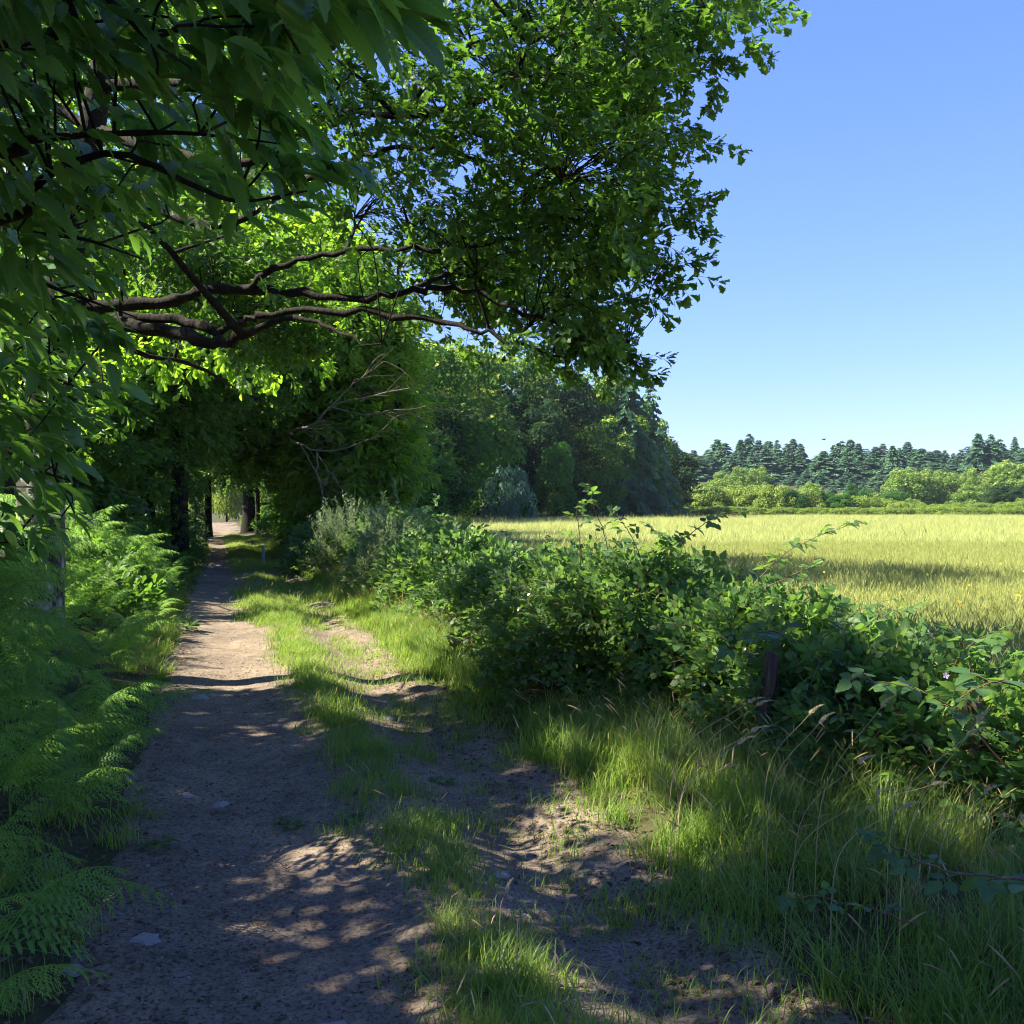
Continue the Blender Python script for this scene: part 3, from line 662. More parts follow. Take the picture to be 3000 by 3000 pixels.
    # the rest of the crown, over and beside the camera
    up, od = blobs_points([(-4.2, 2.0, 6.3, 3.0, 2.6, 2.4), (-2.4, 1.2, 6.0, 2.2, 1.9, 1.6), (-5.6, 3.6, 5.2, 2.2, 2.2, 2.2), (-4.4, .5, 4.4, 2.2, 2.0, 1.6)], 2300, shell=.6)
    sx, sy = seen_px(up); vis = (up[:, 1] > .3) & (sx > -30) & (sx < 3030) & (sy > -200)
    up = up[~vis]; od_ = nrm(up - np.array([bx, by, 5.])); up = up[shade_filter(up) & shade_filter(up + od_ * .35)]
    scatter_pts('upper_foliage', C['chest'], up, nrm(up - np.array([bx, by, 5.])), root, (.8, 1.2))
build_chestnut()

# ------------------------------------------------------------------ leafy trees from blobs
def leafy_tree(name, label, cat, base, top, blobs, n, col, group=None, trunk_r=.2, bark='bark', cut=None, s=(.8, 1.3), n_br=60, filt=False, shell=.45, lean=(0, 0), limbs=5):
    bx, by = base
    root = thing(name, label, cat, (0, 0, 0), group=group)
    z0 = gz(bx, by)
    tk = resample([(bx, by, z0 - .3), (bx + lean[0] * .2, by + lean[1] * .2, z0 + top * .3), (bx + lean[0] * .7, by + lean[1] * .7, z0 + top * .65), (bx + lean[0], by + lean[1], z0 + top * .95)], 14)
    tr = np.interp(np.linspace(0, 1, 14), [0, .08, 1], [trunk_r * 1.4, trunk_r, trunk_r * .15])
    g = Geo(); g.add(*tube(tk, tr, 10, .12)); link('trunk', g.mesh('trunk', [M[bark]], True), root)
    p, o = blobs_points(blobs, n, shell=shell)
    if filt: p_ok = shade_filter(p) & shade_filter(p + o * .28 * s[0]) & shade_filter(p + o * .5 * s[0]); p, o = p[p_ok], o[p_ok]
    if cut is not None:
        k = cut(p); p, o = p[k], o[k]
    lm = []
    for q in range(limbs):
        b = blobs[q % len(blobs)]; k = 4 + (q * 2) % 8
        lm.append((resample([tk[k], (tk[k] + np.array(b[:3])) / 2 + RNG.normal(size=3) * .2, np.array(b[:3]) + RNG.normal(size=3) * np.array(b[3:]) * .3], 10), np.linspace(tr[k] * .6, .02, 10)))
    lm.append((tk, tr * .9))
    link('branch', branchwork(lm, p, n_br, .03, seed=int(abs(bx * 7 + by * 3)) % 999, per=6, sides=4).mesh('branch', [M[bark]], True), root, kind='stuff')
    scatter_pts('foliage', col, p, o, root, s)
    return root

# trees to the left of and behind the camera: out of the frame, their crowns shade the track
for i, (x, y, bl, n) in enumerate([
    (-8.0, -1.6, [(-7.2, -1.4, 7.8, 3.2, 3.0, 3.4), (-5.6, -.4, 6.0, 2.2, 2.2, 1.8), (-4.6, .2, 8.8, 2.6, 2.6, 2.2)], 3300),
    (-9.4, 3.4, [(-8.0, 3.4, 8.2, 3.0, 2.6, 3.4), (-6.8, 3.6, 5.8, 1.8, 2.0, 1.8), (-4.6, 4.0, 9.4, 2.6, 2.4, 2.0)], 3500),
    (-9.8, 7.2, [(-8.4, 6.9, 8.4, 2.6, 2.2, 3.0), (-7.4, 6.6, 5.6, 1.6, 1.7, 1.6)], 2600)]):
    leafy_tree('shade_tree', ['tall broadleaf tree left of the camera, shading the near end of the track', 'tall broadleaf tree left of the camera, second along the bank', 'tall broadleaf tree left of the big oak, out beyond the ferns'][i], 'tree',
               (x, y), 11, bl, n, C['oak_dark'], filt=True, n_br=16, cut=lambda p: ~((p[:, 1] > .3) & (seen_px(p)[0] > -100) & (seen_px(p)[1] > -200)), s=(1.2, 1.8))

# left side of the track beyond the oak
def cutpath(p):
    px, py = seen_px(p)
    w = (px > 590) & (px < 705) & (py > 1455) & (py < 1600)
    u = U(p[:, 0], p[:, 1])
    return ~w & ~((u > -.3) & (u < 3.0) & (p[:, 2] < 3.2))
LT = [
    ('oak_tree', 'young oak with bright sunlit leaves hanging low over the left edge of the track', 'oak tree', (-7.4, 15.0), 13,
     [(-6.4, 13.6, 3.7, 2.0, 1.6, .95), (-4.7, 13.8, 4.3, 1.5, 1.3, .75), (-3.4, 13.4, 3.9, 1.2, 1.0, .55), (-5.2, 13.1, 3.0, 1.3, .9, .5), (-7.2, 14.6, 5.6, 2.6, 2.0, 1.6), (-4.8, 15.0, 6.2, 2.4, 2.0, 1.3), (-3.5, 15.2, 5.2, 1.4, 1.4, .7), (-6.2, 15.6, 8.4, 3.0, 2.4, 2.2), (-6.4, 16.2, 12.2, 3.4, 2.4, 2.8)], 5200, 'oak_light', .18),
    ('oak_tree', 'second young oak further left, its sunlit leaves just above the brightest ferns', 'oak tree', (-9.6, 17.5), 13,
     [(-8.4, 16.6, 3.6, 2.0, 1.6, 1.2), (-9.0, 17.0, 6.2, 2.6, 2.2, 2.2), (-7.0, 17.6, 5.2, 1.8, 1.6, 1.1), (-8.0, 18, 9.0, 3.0, 2.4, 2.2), (-7.0, 18.8, 11.8, 3.4, 2.6, 2.8), (-6.6, 21.4, 10.4, 3.2, 1.8, 2.4)], 5000, 'oak_light', .18),
    ('ash_tree', 'ivy-clad tree standing at the left edge of the shaded track', 'tree', (-8.6, 26.5), 12,
     [(-9.6, 26, 4.8, 2.2, 2.2, 2.0), (-8.8, 26, 6.8, 3.0, 3.0, 2.2), (-11.5, 25, 3.4, 2.0, 2.0, 2.6)], 2600, 'oak_dark', .24),
    ('beech_tree', 'dark tree closing the left side of the tunnel of trees', 'tree', (-12.8, 36), 14,
     [(-13.6, 35, 4.4, 2.8, 2.6, 3.6), (-11.0, 35, 8.8, 4.2, 3.0, 3.6), (-16, 34, 5.4, 3.0, 2.6, 4.6), (-13.5, 50, 4.2, 3.2, 2.4, 2.2), (-12.0, 47, 3.8, 2.6, 2.2, 2.4), (-18.5, 56, 5.0, 3, 2, 2.6)], 4200, 'oak_dark', .26),
    ('beech_tree', 'slim dark-trunked tree in front of the sunlit end of the track', 'tree', (-17.2, 58), 15,
     [(-17, 57, 9.0, 5.0, 3.0, 4.4), (-21, 56, 4.6, 3.6, 3.0, 3.6)], 2000, 'oak_dark', .2),
    ('beech_tree', 'dark tree at the right side of the sunlit end of the track', 'tree', (-17.6, 68.5), 16,
     [(-17, 68, 9.0, 5.2, 3.0, 4.8), (-14, 69, 5.4, 4.0, 3.0, 4.6)], 2200, 'oak_dark', .45),
    ('hazel_tree', 'leafy hazel filling the bank left of the shaded track', 'tree', (-9.6, 21), 7,
     [(-9.3, 21, 2.9, 1.5, 1.8, 2.0), (-10.4, 20, 4.2, 2.2, 2.0, 2.4), (-11.6, 21, 2.6, 2.0, 2.0, 2.0)], 2300, 'oak_dark', .12),
]
for nm, lb, ct, b, tp, bl, n, c, r in LT:
    leafy_tree(nm, lb, ct, b, tp, bl, n, C[c], trunk_r=r, cut=cutpath, filt=(b[1] < 18), s=(.9, 1.4) if c == 'oak_light' else (1.2, 1.9))
# right side of the track, before the wood
RT = [
    ('oak_tree', 'tall dark oak arching over the track from its right side', 'oak tree', (-7.9, 40), 13,
     [(-9.6, 39, 7.0, 3.8, 3.0, 3.0), (-8.4, 39, 7.8, 3.2, 3.0, 2.4), (-7.0, 38, 5.4, 3.0, 2.6, 3.0), (-8, 39, 3.6, 3.4, 2.4, 1.8), (-6, 41, 2.6, 3.4, 2.4, 2.4)], 4200, 'oak_dark', .3),
    ('chestnut_tree', 'bright green chestnut at the field corner with narrow hanging leaves', 'chestnut tree', (-4.0, 36), 11,
     [(-5.4, 36, 7.6, 1.7, 2.0, 2.0), (-5.6, 35.4, 5.4, 1.9, 1.9, 2.0), (-5.2, 35, 3.4, 1.5, 1.7, 1.9), (-6.8, 36, 9.0, 2.2, 2.2, 2.0), (-7.4, 34.6, 8.0, 2.4, 2.0, 2.0), (-5.9, 35, 2.2, 1.5, 1.4, 1.4)], 3400, 'woodgreen', .26),
    ('beech_tree', 'dark tree standing behind the bare dead branches', 'tree', (-9.0, 52), 15,
     [(-11, 51, 10.0, 5.0, 3.2, 4.4), (-8.6, 52, 6.0, 4.0, 3.0, 4.8), (-12, 52, 6.4, 3.0, 3.0, 2.4)], 3200, 'oak_dark', .3),
]
for nm, lb, ct, b, tp, bl, n, c, r in RT:
    leafy_tree(nm, lb, ct, b, tp, bl, n, C[c], trunk_r=r, cut=cutpath, s=(1.3, 2.0) if b[1] < 50 else (1.8, 2.8))
leafy_tree('beech_tree', 'low-branched dark tree on the left roofing the middle of the tunnel', 'tree', (-13.2, 33), 9, [(-12.6, 32, 6.2, 2.8, 3.2, 2.6), (-14.6, 40, 6.4, 2.8, 3.6, 2.8), (-11.8, 27, 6.4, 2.2, 2.6, 2.2)], 2600, C['oak_dark'], trunk_r=.2, cut=cutpath, s=(1.2, 2.0))
leafy_tree('beech_tree', 'dark leafy tree closing the right side of the tunnel end', 'tree', (-15.4, 62), 9, [(-15.6, 62, 3.2, 1.8, 2.0, 2.8), (-18.0, 66, 4.6, 3.2, 2.0, 2.0), (-18.6, 76, 2.4, 1.5, 1.2, 2.2), (-14.4, 58, 6.2, 3.0, 3.0, 2.8), (-18.8, 50, 6.6, 2.8, 3.4, 2.8)], 2600, C['oak_dark'], trunk_r=.16, cut=cutpath, s=(1.3, 2.0))
# tree canopy over the far tunnel
leafy_tree('oak_tree', 'oak whose boughs roof the dark tunnel over the track', 'oak tree', (-11.6, 31), 12,
           [(-9.6, 30.5, 5.8, 3.4, 3.2, 2.2), (-10.2, 31, 8.0, 3.4, 3.2, 2.4), (-12, 45, 7.4, 4.6, 4.0, 3.0), (-14.6, 55, 8.4, 4.6, 4.0, 4.4)], 4200, C['oak_dark'], trunk_r=.24, cut=cutpath, s=(1.2, 2.0))

# ivy on the tree at the left edge of the shaded track
for o in list(bpy.data.objects):
    if o.name.startswith('ash_tree'):
        n = 420
        a = RNG.random(n) * 6.28; z = RNG.random(n) * 3.6
        p = np.stack([-8.6 + np.cos(a) * .34, 26.5 + np.sin(a) * .34, z + .2], -1)
        scatter_pts('ivy', C['oak_dark'], p, np.stack([np.cos(a), np.sin(a), -.3 + 0 * a], -1), o, (.5, .8))

# ------------------------------------------------------------------ bare dead branches hanging by the oak on the right
def dead_bough():
    root = thing('dead_branch', 'bare pale dead boughs with drooping twigs before the dark trees right of the track', 'dead branch', (0, 0, 0))
    g = Geo()
    D = 24.0
    def br(pp, a, b, n=14, depth=0):
        pts = resample([P(q[0], q[1], D + q[2]) for q in pp], n); pts += RNG.normal(size=pts.shape) * .015
        g.add(*tube(pts, np.linspace(a, b, n), 5))
        return pts
    m = [br([(905, 1290, 15.8), (850, 1270, 8), (860, 1258, 2), (920, 1245, .5), (970, 1190, .3), (1060, 1165, 0), (1200, 1140, -.2)], .05, .012),
         br([(900, 1320, 15.8), (850, 1290, 5), (880, 1300, .5), (920, 1320, .2), (1000, 1315, 0), (1090, 1285, -.2), (1125, 1255, -.3)], .035, .010),
         br([(930, 1320, .2), (930, 1390, 0), (945, 1440, 0), (950, 1500, 0), (962, 1560, 0)], .02, .006),
         br([(880, 1300, .4), (910, 1350, .2), (935, 1410, .1), (945, 1480, 0)], .018, .006),
         br([(930, 1330, .2), (965, 1380, 0), (1000, 1430, 0), (1035, 1460, 0)], .018, .005),
         br([(970, 1190, .3), (1050, 1215, 0), (1150, 1205, 0), (1250, 1190, 0)], .022, .005),
         br([(950, 1210, .3), (1010, 1150, .3), (1080, 1090, .3), (1130, 1060, .3)], .022, .005)]
    for k in range(60):
        pts = m[RNG.choice([0, 0, 1, 2, 5, 6])]; i = RNG.integers(5, 14); A = pts[i]
        d = nrm(np.array([.8, RNG.normal() * .3, RNG.normal() * .5])) * RNG.uniform(.4, 1.5)
        q = resample([A, A + d * .5 + RNG.normal(size=3) * .08, A + d + np.array([0, 0, -.1])], 7)
        g.add(*tube(q, np.linspace(.009, .004, 7), 3))
    link('bough', g.mesh('bough', [M['dead']], True), root)
dead_bough()

# ------------------------------------------------------------------ wood and far trees from shared crowns
def crown_geo(seed, n_lumps, n, kind='round', leaf=.05, flower=0., asp=3.0):
    """unit crown: base at z=0, height 1, half width 1 (scaled later)"""
    r = np.random.default_rng(seed)
    d = rand_dirs(n_lumps, r)
    prof = {'round': (.5, .5), 'wide': (.5, .5), 'cone': (.42, .5)}[kind]
    rr = .62 + .25 * r.random(n_lumps)
    cz = .5 + d[:, 2] * .40 * rr / .75
    w = np.sqrt(np.clip(1 - ((cz - .45) / .56) ** 2, .05, 1))
    if kind == 'cone': w = np.clip(1.15 - cz, .08, 1) ** .8
    ang = r.random(n_lumps) * 6.28
    rad = w * (.45 + .5 * r.random(n_lumps))
    cen = np.stack([np.cos(ang) * rad, np.sin(ang) * rad, cz], -1)
    lr = (.17 + .15 * r.random(n_lumps)) 
    cen = np.vstack([cen, [(0, 0, .45, ), (0, 0, .7), (0.1, 0, .22)]]); lr = np.concatenate([lr, [.34, .24, .30] if kind == 'cone' else [.50, .34, .40]])
    pw = lr ** 2; k = r.choice(len(cen), n, p=pw / pw.sum())
    dd = rand_dirs(n, r); dd[:, 2] = np.where(dd[:, 2] < -.3, -dd[:, 2] * .6, dd[:, 2]); dd = nrm(dd)
    zr = {'round': .26, 'wide': .3, 'cone': .22}[kind]
    lump = 1 + .18 * np.sin(dd[:, 0] * 9 + k) * np.cos(dd[:, 2] * 8 + k * 2)
    p = cen[k] + dd * (lr[k] * lump * (1 - .25 * r.random(n) ** 2))[:, None] * np.array([1, 1, 1.15 / max(asp, 1.2)])
    p[:, 2] = np.clip(p[:, 2], .01, 1.05)
    hz = p[:, 2].copy(); p = p * np.array([1, 1, asp])
    g = Geo()
    out = dd * np.array([1, 1, 1]) + r.normal(size=(n, 3)) * .5
    R = frames(np.cross(dd, r.normal(size=(n, 3))) + dd * .4, nrm(dd + r.normal(size=(n, 3)) * .45))
    tri = blade_leaf(1.0, .75, 2, lambda t: [.15, 1, 0][int(round(t * 2))], fold=.35, droop=.3)
    V, F, L, _, _ = tri.arr(); V = V - np.array([0, .5, 0])
    gg = (V, F, L, np.full(len(V), .5), np.zeros(len(F), int))
    g.put(gg, R, p, leaf * (.6 + .8 * r.random(n)), rnd=np.clip(.5 + .35 * (lr[k] % .05 - .025) / .025 * .6 + r.normal(size=n) * .16, 0, 1))
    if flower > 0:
        lit_bloom = (dd[:, 2] > .35) & (hz > .5) & (r.random(n) < flower)  # flower tint on upper faces, also painting the tops as sunlit yellow
        Lm = g.L[0]; Lm = Lm.copy(); Lm[:, 2] = np.repeat(lit_bloom.astype(float) * (.5 + .5 * r.random(n)), len(V)); g.L[0] = Lm
    return g
def to_aniso(g, zs):
    return g
ASP = {'wood': 3.0, 'dark': 3.0, 'pale': 2.2, 'hedge': 1.3, 'cone': 2.0}
crowns = {
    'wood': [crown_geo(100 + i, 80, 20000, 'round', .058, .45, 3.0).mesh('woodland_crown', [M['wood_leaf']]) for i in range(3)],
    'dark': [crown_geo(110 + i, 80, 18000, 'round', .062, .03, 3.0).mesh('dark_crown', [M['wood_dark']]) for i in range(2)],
    'pale': [crown_geo(120 + i, 70, 7000, 'round', .075, .30, 2.2).mesh('pale_crown', [M['wood_pale']]) for i in range(3)],
    'hedge': [crown_geo(130 + i, 50, 5000, 'wide', .08, 0, 1.3).mesh('hedge_crown', [M['hedge_leaf']]) for i in range(3)],
    'cone': [crown_geo(140 + i, 26, 8000, 'cone', .06, 0, 2.0).mesh('bush_crown', [M['wood_leaf']]) for i in range(2)],
}
def trunk_mesh():
    g = Geo(); g.add(*tube(resample([(0, 0, -.05), (.01, 0, .2), (-.01, .01, .45), (0, 0, .8)], 8), np.linspace(.045, .008, 8), 7, .1))
    g.add(*tube(resample([(0, 0, .2), (.2, .1, .45), (.4, .15, .62)], 6), np.linspace(.02, .004, 6), 5)); g.add(*tube(resample([(0, 0, .25), (-.25, .05, .45), (-.42, .1, .6)], 6), np.linspace(.02, .004, 6), 5))
    return g.mesh('trunk', [M['bark']], True)
crowns['bluish'] = [crown_geo(155, 20, 7000, 'cone', .05, 0, 1.3).mesh('bluish_crown', [M['needle_blue']])]; ASP['bluish'] = 1.3
TRUNK = trunk_mesh()
def zone2(px):
    return ['below the left group of chestnuts', 'below the gap between the chestnut groups', 'below the right group of chestnuts', 'by the right edge of the picture'][int(np.searchsorted([2255, 2600, 2900], px))]
def far_tree(name, label, cat, px, top, d, wpx, kind, group=None, base_drop=0.02, dx=0):
    x = (px - 1500) / 3000 * d; z0 = gz(x, d)
    h = CAM_Z + (1490 - top) / 3000 * d - z0; w = wpx / 3000 * d / 2
    r = thing(name, label, cat, (x, d, z0 - base_drop * h), (0, 0, RNG.random() * 6.28), group)
    r.scale = (w, w, h)
    link('trunk', TRUNK, r); link('crown', crowns[kind][RNG.integers(len(crowns[kind]))], r, kind='stuff', scale=(1, 1, 1 / ASP[kind]))
    return r
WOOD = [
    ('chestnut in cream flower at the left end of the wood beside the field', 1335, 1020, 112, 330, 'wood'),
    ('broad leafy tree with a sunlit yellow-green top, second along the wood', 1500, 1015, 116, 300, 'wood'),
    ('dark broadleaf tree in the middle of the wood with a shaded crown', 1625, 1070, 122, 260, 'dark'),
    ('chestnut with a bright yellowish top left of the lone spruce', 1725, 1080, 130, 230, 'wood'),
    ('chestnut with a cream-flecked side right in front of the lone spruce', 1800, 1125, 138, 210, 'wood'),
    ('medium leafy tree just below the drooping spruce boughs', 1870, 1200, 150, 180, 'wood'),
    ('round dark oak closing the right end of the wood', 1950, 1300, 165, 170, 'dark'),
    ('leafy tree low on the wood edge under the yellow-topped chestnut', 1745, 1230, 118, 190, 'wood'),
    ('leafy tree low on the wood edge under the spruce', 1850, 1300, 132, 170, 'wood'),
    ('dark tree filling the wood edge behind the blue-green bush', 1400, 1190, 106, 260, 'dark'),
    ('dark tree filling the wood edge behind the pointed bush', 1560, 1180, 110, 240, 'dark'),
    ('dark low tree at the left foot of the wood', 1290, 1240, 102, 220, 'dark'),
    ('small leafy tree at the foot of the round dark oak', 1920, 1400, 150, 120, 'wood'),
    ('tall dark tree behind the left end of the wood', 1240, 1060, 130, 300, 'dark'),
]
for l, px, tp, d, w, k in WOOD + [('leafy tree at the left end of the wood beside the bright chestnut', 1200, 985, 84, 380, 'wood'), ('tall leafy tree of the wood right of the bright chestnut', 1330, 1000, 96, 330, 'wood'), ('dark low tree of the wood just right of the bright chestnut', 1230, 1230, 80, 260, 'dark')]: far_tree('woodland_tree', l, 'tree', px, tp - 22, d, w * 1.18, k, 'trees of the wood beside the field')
far_tree('bush', 'pointed leafy bush in front of the wood beside the blue-green bush', 'bush', 1630, 1300, 100, 190, 'cone')
for i in range(9):
    px = 1290 + i * 78 + RNG.normal() * 10; far_tree('bush', 'low bush along the shaded foot of the wood', 'bush', px, 1468 + RNG.normal() * 8, 98 + i * 6.2, 130, 'cone' if i % 2 else 'wood', 'low bushes along the foot of the wood')
far_tree('birch_tree', 'short pale-leaved tree at the right foot of the wood next to the field', 'tree', 2010, 1450, 168, 110, 'pale')

# conifers
def conifer_geo(seed, tiers=17, per=9, droop=.25, width=1.0, nm='needle', gap=.0, asp=4.0, fs=1.0):
    r = np.random.default_rng(seed); g = Geo()
    tri = (np.array([(-.5, 0, 0), (.5, 0, 0), (.28, .6, -.04), (-.28, .6, -.04), (0, 1, -.1)]), np.array([(0, 1, 2), (0, 2, 3), (3, 2, 4)]), np.zeros((5, 3)), np.full(5, .5), np.zeros(3, int))
    Ps, Ds, Ss, Rn = [], [], [], []
    for t in range(tiers):
        f = (t / (tiers - 1)) ** .88; z = .08 + .90 * f; w = width * (1 - f) ** .75 * (.85 + .3 * r.random()) + .03
        m = max(4, int(per * (1 - f * .5)))
        for q in range(m):
            if r.random() < gap: continue
            a = 6.28 * (q + r.random() * .8) / m; L_ = w * (.7 + .5 * r.random()); shade = r.random()
            dr = np.array([math.cos(a), math.sin(a), 0]); sd_ = np.array([-dr[1], dr[0], 0])
            ns = max(3, int(L_ * 12))
            for k in range(ns):
                e = (k + .5) / ns; pos = dr * L_ * e; pos = pos + np.array([0, 0, z * asp - droop * .6 * e * e * w + .06 * e])
                for sgn in (-1, 0, 1):
                    Ps.append(pos); Ds.append(dr * .8 + sd_ * sgn * .9 + np.array([0, 0, -.12 - .25 * r.random()])); Ss.append(fs * .34 * (1 - e * .40) * (.45 + .55 * w) * (.8 + .4 * r.random())); Rn.append(shade)
    Ps, Ds = np.array(Ps), np.array(Ds)
    Ds2 = Ds * np.array([1, 1, .35])
    g.put(tri, frames(Ds2 + np.array([0, 0, -.35]), np.array([0, 0, .6]) + r.normal(size=Ps.shape) * .9), Ps, np.array(Ss), rnd=np.array(Rn))
    return g.mesh('conifer_crown', [M[nm]])
con = [conifer_geo(200 + i, 16 + (i * 3) % 7, 9 + i % 3, droop=.5 + .12 * i, gap=.05 + .04 * i, fs=1.15 + .08 * i) for i in range(7)]
con_l = [conifer_geo(210 + i, 16, 9, nm='needle_blue') for i in range(2)]
def con_trunk():
    g = Geo(); g.add(*tube([(0, 0, -.05), (0, 0, .5), (0, 0, 1.0)], [.05, .03, .006], 6)); return g.mesh('trunk', [M['bark']], True)
CT = con_trunk()
def zone(px):
    return ['above the left group of round chestnuts', 'over the gap between the two chestnut groups', 'above the right group of domed chestnuts', 'towards the right edge of the picture'][int(np.searchsorted([2255, 2600, 2900], px))]
def conifer(label, px, top, d, wpx, meshes, group=None, name='conifer', asp=4.0):
    x = (px - 1500) / 3000 * d; z0 = gz(x, d) - .3
    h = CAM_Z + (1490 - top) / 3000 * d - z0; w = wpx / 3000 * d / 2
    r = thing(name, label, 'conifer', (x, d, z0), (0, 0, RNG.random() * 6.28), group); r.scale = (w, w, h)
    link('trunk', CT, r); link('crown', meshes[RNG.integers(len(meshes))], r, kind='stuff', scale=(1, 1, 1 / asp))
    return r
sky_line = [(1960, 1325), (2050, 1318), (2100, 1300), (2150, 1296), (2230, 1292), (2350, 1296), (2375, 1330), (2430, 1310), (2520, 1312), (2620, 1310), (2700, 1322), (2780, 1320), (2840, 1310), (2900, 1300), (3040, 1300), (3200, 1295)]
def skl(px): return np.interp(px, [a for a, b in sky_line], [b for a, b in sky_line])
px = 1930.0; i = 0
while px < 3130:
    conifer('tall skyline spruce ' + zone(px), px, skl(px) + RNG.normal() * 12, 318 + RNG.random() * 24, 70 + RNG.random() * 60, con, 'skyline spruces ' + zone(px))
    px += 19 + RNG.random() * 10
px = 1940.0
while px < 3130:
    conifer('second-row spruce lower on the slope ' + zone(px), px, skl(px) + 28 + RNG.normal() * 14, 292 + RNG.random() * 18, 76 + RNG.random() * 60, con, 'second-row spruces ' + zone(px))
    px += 27 + RNG.random() * 14
px = 1950.0
while px < 3130:
    if not (2350 > px > 2020 and RNG.random() < .4):
        conifer('lighter young spruce on the lower slope ' + zone(px), px, 1392 + RNG.normal() * 10 + (12 if px < 2300 else 0), 268 + RNG.random() * 14, 74 + RNG.random() * 26, con_l if RNG.random() < .7 else con, 'young spruces ' + zone(px))
    px += 31 + RNG.random() * 18
px = 1950.0
while px < 3130:
    conifer('small spruce just above the field hedge ' + zone(px), px, 1418 + RNG.normal() * 9, 238 + RNG.random() * 10, 50 + RNG.random() * 18, con_l, 'small spruces ' + zone(px))
    px += 36 + RNG.random() * 14
for a, b, l in [(2865, 1270, 'broad pine rising highest above the skyline, the left of a close pair'), (2902, 1272, 'broad pine rising highest above the skyline, the right of a close pair')]:
    conifer(l, a, b, 290, 105, con, name='pine_tree')
far_c = [('pale round tree above the hedge at the left end of the field edge', 2065, 1420, 205, 130), ('round flowering chestnut in front of the spruces, left group, leftmost', 2120, 1385, 215, 100), ('round flowering chestnut in front of the spruces, left group, middle', 2170, 1372, 220, 90), ('round flowering chestnut in front of the spruces, left group, rightmost', 2225, 1368, 224, 80),
         ('big pale domed chestnut below the spruces, right group, leftmost', 2655, 1372, 215, 130), ('pale domed chestnut below the spruces, right group, second', 2705, 1374, 217, 90), ('darker domed chestnut below the spruces, right group, third', 2765, 1380, 219, 110), ('small round pale tree standing alone left of the high pines', 2840, 1374, 222, 70), ('large cream-topped chestnut near the right edge of the picture', 2950, 1352, 216, 150), ('cream-topped chestnut cut by the right edge of the picture', 3010, 1362, 212, 130),
         ('yellow-green tree low behind the hedge on the right', 2840, 1425, 195, 120)]
for l, px, tp, d, w in far_c: far_tree('chestnut_tree' if 'chestnut' in l else 'round_tree', l, 'tree', px, tp, d, w, 'pale', 'pale round trees in front of the spruces')
far_tree('round_tree', 'dark round tree below the cream-topped chestnut on the right', 'tree', 2945, 1412, 186, 120, 'dark')
hx = [1985, 2030, 2075, 2120, 2170, 2220, 2270, 2320, 2370, 2420, 2470, 2520, 2570, 2620, 2675, 2730, 2785, 2840, 2900, 2960, 3020]
ht = [1440, 1438, 1442, 1430, 1424, 1426, 1424, 1430, 1432, 1438, 1446, 1454, 1462, 1470, 1474, 1478, 1478, 1474, 1476, 1472, 1462]
for i, (a, b) in enumerate(zip(hx, ht)):
    dk = a in (2320, 2420, 2470)
    far_tree('hedge_bush', 'dark round bush in the far field hedge' if dk else 'bright green bush in the far field hedge ' + zone2(a), 'bush', a, b, 160 + RNG.random() * 6 + (-4 if dk else 0), 105 + RNG.random() * 20, 'cone' if dk else 'hedge', 'dark bushes of the far field hedge' if dk else 'bright hedge bushes ' + zone2(a))
px = 1960
while px < 3080:
    far_tree('hedge_bush', 'low bush at the foot of the far hedge ' + zone2(px), 'bush', px, 1487 + RNG.normal() * 3, 154 + RNG.random() * 2, 75 + RNG.random() * 20, 'hedge', 'low hedge-foot bushes ' + zone2(px)); px += 48

for i, (x, y, w, h) in enumerate([(-34, 122, 5, 8), (-28, 124, 5, 9), (-33, 140, 9, 15), (-27, 142, 9, 16), (-39, 140, 9, 15), (-40, 128, 6, 8), (-31, 135, 6, 9), (-37, 118, 3, 3), (-26, 118, 3, 3), (-24, 130, 6, 9)]):
    r = thing('bush', 'sunlit bright bush beyond the far end of the tunnel of trees', 'bush', (x, y, gz(x, y)), (0, 0, i), 'sunlit bushes at the end of the track'); r.scale = (w / 2, w / 2, h)
    link('trunk', TRUNK, r); link('crown', crowns['hedge'][i % 3], r, kind='stuff', scale=(1, 1, 1 / 1.3))
for k in range(13):
    px = 2270 + k * 33 + RNG.normal() * 6
    far_tree('bush', 'green bush on the slope between the spruces and the field hedge', 'bush', px, 1438 + RNG.normal() * 9, 188 + RNG.random() * 22, 70 + RNG.random() * 30, 'cone' if k % 3 else 'pale', 'bushes on the slope under the spruces')
# lone spruce above the wood and the blue-green bush
sp = [conifer_geo(230, 20, 9, droop=1.0, gap=.12, fs=.95), conifer_geo(231, 9, 7, droop=1.2, nm='needle_blue', gap=.22, asp=1.5, fs=.7)]
conifer('tall thin spruce with drooping boughs rising behind the right end of the wood', 1840, 1010, 128, 230, [sp[0]], name='spruce_tree')
conifer('second thin spruce just right of the tall one, boughs drooping over the wood', 1905, 1095, 140, 170, [sp[0]], name='spruce_tree')
far_tree('young_conifer', 'blue-green young conifer standing in front of the dark wood edge', 'conifer', 1490, 1345, 90, 170, 'bluish')

